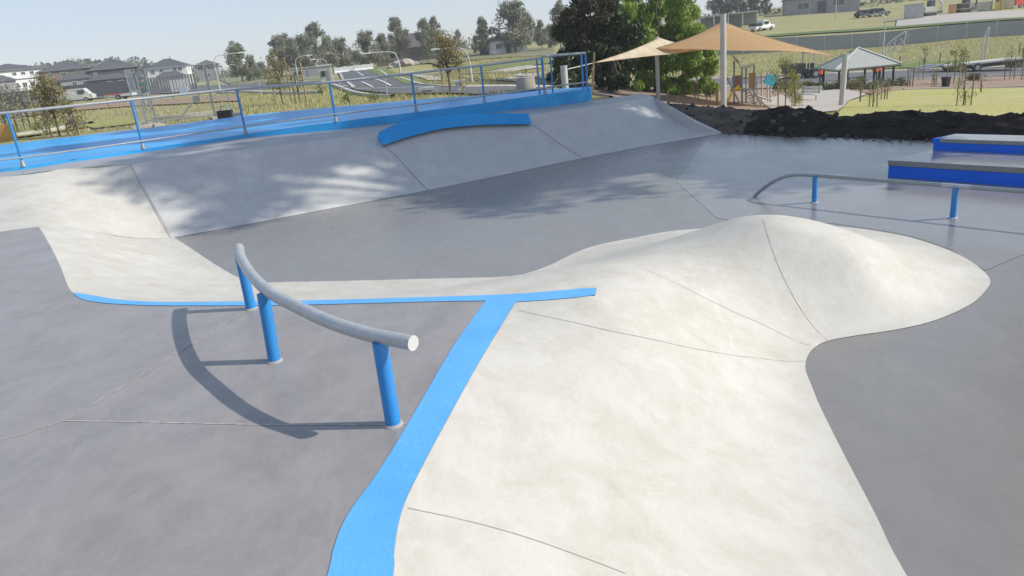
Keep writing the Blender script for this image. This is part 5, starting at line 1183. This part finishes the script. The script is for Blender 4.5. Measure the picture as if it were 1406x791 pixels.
m.f = [tuple(range(0, 18, 2)), tuple(range(17, 0, -2))]+[(2*k, (2*k+2) % 18, (2*k+3) % 18, 2*k+1) for k in range(9)]; m.sm = [False]*len(m.f); m.build('play_panel', M['cyan'], mk)
sw = root('swing_frame', GX(1000, 45), 'slender dark leaning pole set standing beside the thickest sail post', 'playground'); q1 = Vector(sw.location); MB().cyl(PY(1018, 147, 45)-q1, PY(998, 106, 45)-q1, .05, n=7).build('leg', M['galv_dark'], sw); MB().cyl(PY(984.5, 147, 45)-q1, PY(984.5, 124, 45)-q1, .09, n=7).build('leg', M['stake'], sw)
# ------------------------------------------------------------------ vehicles
def wheel(t, x, y, z, r, w=.25):
    wl_ = MB().cyl((x, y-w/2, z), (x, y+w/2, z), r, n=20).build('wheel', M['rubber'], t); MB().cyl((x, y-w/2-.015, z), (x, y+w/2+.015, z), r*.55, n=16).build('rim', M['rim'], wl_)
def car(px, Y, label, cat, name, L, Wd, H, prof, m, yaw, win=None, tray=None, g=None):
    p = GX(px, Y); t = root(name, p, label, cat, g, yaw); n = len(prof); wy = Wd/2
    V = [(x*L, -wy*(1 if z < .55 else .86), z*H) for x, z in prof]+[(x*L, wy*(1 if z < .55 else .86), z*H) for x, z in prof]
    MB().add(V, [tuple(range(n)), tuple(range(2*n-1, n-1, -1))]+[(i, n+i, n+(i+1) % n, (i+1) % n) for i in range(n)]).build('body', M[m], t, .05)
    for x in (-.31, .31):
        for s in (-1, 1): wheel(t, x*L, s*(wy-.08), .33, .34)
    for (x0, x1, z0, z1) in (win or []):
        for s in (-1, 1): MB().box(((x0+x1)/2*L, s*(wy*.935+.02), (z0+z1)/2*H), ((x1-x0)*L, .06, (z1-z0)*H)).build('side_window', M['glass'], t)
    if tray: MB().box((tray[0]*L, 0, tray[1]*H), (tray[2]*L, Wd*.98, tray[3]*H)).build('tray', M[tray[4]], t)
    for s in (-1, 1): MB().box((L/2-.0, s*wy*.7, .42*H), (.06, .3, .14)).build('headlight', M['white_paint'], t)
    return t
UTE = [(-.5, .22), (.5, .22), (.5, .46), (.30, .55), (.18, .97), (-.08, 1.0), (-.14, .58), (-.5, .56)]
VAN = [(-.5, .18), (.5, .18), (.5, .45), (.42, .55), (.28, .96), (-.48, 1.0), (-.5, .9)]
CAR = [(-.5, .22), (.5, .22), (.5, .48), (.22, .6), (.06, 1.0), (-.30, 1.0), (-.47, .65), (-.5, .6)]
car(108, 118, 'white delivery van on the side road behind the drooping olive tree', 'van', 'parked_van', 5, 1.95, 2.1, VAN, 'dim_white', .15, [(.12, .3, .58, .85)])
car(26, 112, 'dark blue utility vehicle on the side road at the far left', 'ute', 'parked_ute', 5, 1.85, 1.8, UTE, 'wall_navy', .2, [(-.06, .17, .62, .88)])
car(1046, 140, 'white utility vehicle with dark tray parked on the right hillside', 'ute', 'parked_ute', 5, 1.85, 1.8, UTE, 'white_paint', .5, [(-.06, .17, .62, .88)], (-.33, .62, .34, .3, 'black'))
car(1190, 150, 'long black car parked on the upper right slope', 'car', 'parked_car', 4.8, 1.85, 1.5, CAR, 'black', .25, [(-.28, .06, .64, .9)])
car(1206, 150, 'black car nose to tail with the long black one', 'car', 'parked_car', 4.4, 1.85, 1.6, CAR, 'black', .3, [(-.28, .06, .64, .9)])
car(1404, 140, 'red truck cab at the top right picture corner', 'truck', 'parked_truck', 5.5, 2.3, 2.8, VAN, 'red', .2, [(.10, .3, .58, .85)])
# small barrow / trailer on the left road
tr = root('red_trailer', GX(168, 96), 'low red and white box trailer behind the green clothed person', 'trailer'); MB().box((0, 0, .55), (3.4, 1.6, .3)).build('tray', M['white_paint'], tr); MB().box((-.6, -.82, .75), (2.0, .05, .12)).build('side_rail', M['red'], tr)
for s in (-1, 1): wheel(tr, 0, s*.85, .32, .32)
# flatbed trailer
fb = GX(1325, 77); ft = root('flatbed_trailer', fb, 'long flatbed trailer with pale deck and lowered loading ramp on the road', 'trailer'); 
def lf(px, py, dy=0): return PY(px, py, 77+dy)-fb
a, b_ = lf(1302, 86.5), lf(1381, 83.5); u = (b_-a).normalized(); 
hz = a.z; 
MB().box((a+b_)/2+Vector((0, 0, -.05)), ((b_-a).length+2.2, 2.4, .16), rz=math.atan2(u.y, u.x)).build('deck', M['dim_white'], ft)
MB().box((a+b_)/2+Vector((.4, 0, -.33)), ((b_-a).length+.8, 1.9, .40), rz=math.atan2(u.y, u.x)).build('chassis', M['black'], ft)
MB().box(lf(1340, 88.5, -1.1), (1.0, .3, .35)).build('side_box', M['galv_dark'], ft); MB().box(lf(1392, 87, 0), (.7, 1.6, .8)).build('headboard', M['black'], ft)
rp0 = a+Vector((-1.1, 0, .0)); gz = T1(fb.x-7.5, fb.y)-fb.z
for s in (-.75, .75): MB().bar(rp0+Vector((0, s, -.05)), lf(1257, 97)+Vector((0, s, .12)), .7, .14).build('loading_ramp', M['galv_dark'], ft)
for px in (1310.5, 1331):
    for s in (-.95, .95): p = lf(px, 92.5, 0); wheel(ft, p.x, s*1.25, p.z, .43, .3)
# two steel screens standing on the slope
def screen(label, pts, Y, brace):
    t = root('leaning_steel_screen', GX(pts[0][0], Y), label, 'steel frame'); q = Vector(t.location); m = MB()
    P4 = [PY(x, y, Y)-q for x, y in pts]; ring = cr(P4, 5); m.tube(ring, .07, 6); m.build('frame', M['white_steel'], t); m = MB()
    for x0, y0, x1, y1 in brace: m.tube([PY(x0, y0, Y)-q, PY(x1, y1, Y)-q], .05, 5)
    m.build('brace', M['white_steel'], t)
screen('curved pale steel screen leaning on the slope right of the shelter', [(1212, 78), (1214, 68), (1222, 58), (1233, 50), (1244, 44), (1240, 60)], 86, [(1213, 74, 1240, 58), (1236, 53, 1243, 62), (1226, 58, 1234, 72), (1222, 60, 1222, 76), (1230, 53, 1228, 73), (1217, 66, 1217, 78), (1234, 72, 1243, 62)])
screen('narrow twisted pale steel screen standing behind the flatbed trailer', [(1348, 84), (1349, 66), (1352, 50), (1358, 38), (1355, 60), (1352, 82)], 85, [(1349, 64, 1356, 56), (1350, 72, 1354, 66), (1351, 52, 1356, 48)])
# dark loader with canopy
ldp = GX(1101, 74); ld = root('small_loader', ldp, 'black wheeled loader with a raised canopy parked on the road', 'loader', None, .1)
MB().box((-.9, 0, 1.15), (1.9, 1.4, .9)).build('engine_cover', M['black'], ld, .08); MB().box((.2, 0, .75), (3.0, 1.2, .4)).build('chassis', M['black'], ld, .04); MB().box((1.0, 0, 2.55), (1.5, 1.5, .14)).build('canopy', M['galv_dark'], ld, .03)
for x in (.4, 1.6):
    for s in (-.65, .65): MB().bar((x, s, .9), (x, s, 2.5), .08).build('canopy_post', M['white_steel'], ld)
MB().box((.9, 0, 1.25), (.5, .5, .5)).build('seat', M['black'], ld, .05)
for x in (-.8, 1.0):
    for s in (-.7, .7): wheel(ld, x, s, .45, .45, .3)
# ------------------------------------------------------------------ worksite things, upper right
def cabin(px, Y, label, w, d, h, wall, name='site_cabin', cat='cabin', dz=0, roof=None, door=True):
    p = GX(px, Y); t = root(name, p+Vector((0, 0, dz)), label, cat, None, frame_dir(px, Y)); MB().box((0, 0, h/2), (w, d, h)).build('wall', M[wall], t, .03); MB().box((0, 0, h+.06), (w+.2, d+.2, .12)).build('roof', M[roof or 'dim_white'], t)
    if door: MB().box((w*.2, -d/2-.03, h*.42), (w*.22, .06, h*.78)).build('door', M['galv_dark'], t); MB().box((-w*.22, -d/2-.03, h*.6), (w*.3, .06, h*.3)).build('window', M['glass'], t)
    return t
cabin(1254, 132, 'pale grey tarpaulin covered container on the right worksite', 3.0, 2.2, 2.4, 'dim_white', 'covered_container', 'container', door=False)
cabin(1371, 136, 'narrow yellow container near the top right corner', 1.3, 2.4, 3.2, 'yellow', 'yellow_container', 'container', door=True)
cabin(1383, 138, 'pale grey container right of the yellow one', 2.0, 2.4, 3.0, 'dim_white', 'grey_container', 'container', door=False)
cabin(1307, 134, 'small faded yellow crate on the worksite by the excavator', 1.2, 1.0, 1.6, 'ply', 'yellow_crate', 'crate', door=False)
cabin(632, 34, 'small white service cabinet beyond the blue path', .38, .35, .42, 'wall_white', 'service_cabinet', 'cabinet', door=False)
cabin(587, 33.5, 'low pale kerb pit cover box beside the low fence', .5, .4, .18, 'wall_white', 'pit_box', 'box', door=False)
cabin(450, 60, 'large white site box left of the centre road', 1.0, 1.0, 1.4, 'dim_white', 'site_box', 'box')
cabin(420, 115, 'low grey site hut beneath the tall gum clump', 4, 2, 1.5, 'wall_grey', 'site_hut', 'hut')
shp = GX(1000, 165); sd2 = root('open_shed', shp, 'long pale roofed open shed behind the tan sail peak', 'shed', None, frame_dir(1000, 165))
MB().box((0, 2, 3.0), (12.5, 5, .25)).build('roof', M['dim_white'], sd2)
for x in (-6, -3, 0, 3, 6): MB().box((x, 0, 1.5), (.22, .22, 3)).build('post', M['white_paint'], sd2)
MB().box((0, 4, 1.4), (12, .15, 2.8)).build('back_wall', M['wall_grey'], sd2)
def excav(px, Y, label, m):
    t = root('excavator', GX(px, Y), label, 'excavator', None, .2)
    for s in (-.8, .8): MB().box((0, s, .35), (2.6, .45, .65)).build('track', M['rubber'], t, .2)
    MB().box((-.2, 0, 1.2), (2.0, 1.8, .9)).build('body', M[m], t, .08); MB().box((.4, -.4, 2.1), (1.0, .9, 1.2)).build('cab', M['glass'], t, .06)
    MB().tube([(.8, .3, 1.4), (2.2, .3, 3.0), (3.4, .3, 2.0)], .16, 7).build('boom', M[m], t); MB().tube([(3.4, .3, 2.0), (3.2, .3, .8)], .12, 6).build('stick', M[m], t); MB().box((3.0, .3, .6), (.6, .7, .5)).build('bucket', M['galv_dark'], t, .05)
excav(1272, 134, 'pale excavator beside the tarpaulin covered container', 'dim_white')
excav(1320, 136, 'dark excavator on the worksite left of the yellow container', 'black')
sheet_fence('worksite_fence', 'low pale hoarding along the worksite beyond the excavators', GX(1328, 140), GX(1362, 140), 1.5, 'dim_white', 'white_steel', 3.5)
temp_panel('temporary_fence_panel', 'leaning mesh panel left of the tarpaulin covered container', GX(1218, 132), GX(1238, 131), 2.2, 'temporary fence panels on the right hill', lean=.3, mesh=.3)
temp_panel('temporary_fence_panel', 'upright mesh panel behind the black parked cars', GX(1196, 158), GX(1214, 158), 2.2, 'temporary fence panels on the right hill', mesh=.3)
# water filled barriers at the road end
for px, lab in ((473, 'left white road barrier at the closed road end'), (500, 'right white road barrier at the closed road end')):
    t = root('road_barrier', GX(px, 128), lab, 'barrier', 'white barriers closing the road', frame_dir(px, 128)); m = MB(); V = []
    pr = [(-.35, 0), (.35, 0), (.35, .2), (.14, .45), (.12, 1.0), (-.12, 1.0), (-.14, .45), (-.35, .2)]; n = 8
    V = [(-1.6, y, z) for y, z in pr]+[(1.6, y, z) for y, z in pr]; m.add(V, [tuple(range(n)), tuple(range(2*n-1, n-1, -1))]+[(i, (i+1) % n, n+(i+1) % n, n+i) for i in range(n)]); m.build('shell', M['white_paint'], t); MB().box((0, 0, 1.03), (.5, .2, .06)).build('filler_cap', M['dim_white'], t)
# stump-like concrete planter with twig
pp_ = GX(723, 29.5); pt = root('concrete_planter', pp_, 'round pale concrete planter with a twig beside the dark trees', 'planter'); zt_ = ztop(pp_.x, pp_.y, 106)-pp_.z
MB().tube([(0, 0, -.05), (0, 0, zt_*.8), (0, 0, zt_)], [.42, .37, .34], 16).build('pot', M['rock'], pt); link('twig_leaves', leafmesh('twig_leaves', [((0, 0, zt_+.2), (.12, .12, .2), 40)], .09, .4), M['young_leaf'], pt)
# rubble heap by the farmhouse, boulders
for i, (px, Y, s) in enumerate([(540, 105, .9), (546, 104, 1.2), (553, 106, .8), (559, 103, 1.4), (566, 104, 1.0), (571, 106, .7), (536, 102, .6)]):
    t_ = ['flat pale boulder second in the rubble row', 'big pale boulder left of the middle of the rubble row', 'grey boulder between the two biggest of the rubble row', 'biggest pale boulder of the rubble row', 'brownish boulder right of the biggest one', 'smallest pale boulder at the right end of the rubble row', 'little boulder at the left end of the rubble row'][i]
    bm = bmesh.new(); bmesh.ops.create_icosphere(bm, subdivisions=2, radius=s*.8)
    for v in bm.verts: v.co *= 1+.35*MN.noise(v.co*1.3+Vector((i*7, 0, 0))); v.co.z *= .6
    me = bpy.data.meshes.new('boulder'); bm.to_mesh(me); bm.free(); o = link('boulder', me, M['rock']); o.location = GX(px, Y)+Vector((0, 0, s*.25)); tag(o, t_, 'boulder', 'pale boulders before the farmhouse')
# timber sheet at far left
pb_ = GX(-2, 26); tag(MB().box(pb_+Vector((0, 0, .28)), (1.3, .06, .56), rz=.1).build('plywood_sheet', M['ply']), 'orange plywood board standing at the far left edge', 'board')
# ------------------------------------------------------------------ haze
hm = bpy.data.materials.new('haze_air'); hm.use_nodes = True; hn = hm.node_tree; hn.nodes.remove(hn.nodes['Principled BSDF'])
pv = hn.nodes.new('ShaderNodeVolumePrincipled'); pv.inputs['Color'].default_value = (.95, .97, 1, 1); pv.inputs['Density'].default_value = .0006; pv.inputs['Anisotropy'].default_value = 0
hn.links.new(pv.outputs[0], hn.nodes['Material Output'].inputs['Volume'])
hz_ = MB().box((-60, 230, 24), (900, 560, 64)).build('haze', hm); hz_['kind'] = 'stuff'; hz_['label'] = 'thin pale haze in the air over the fields'; hz_['category'] = 'haze'
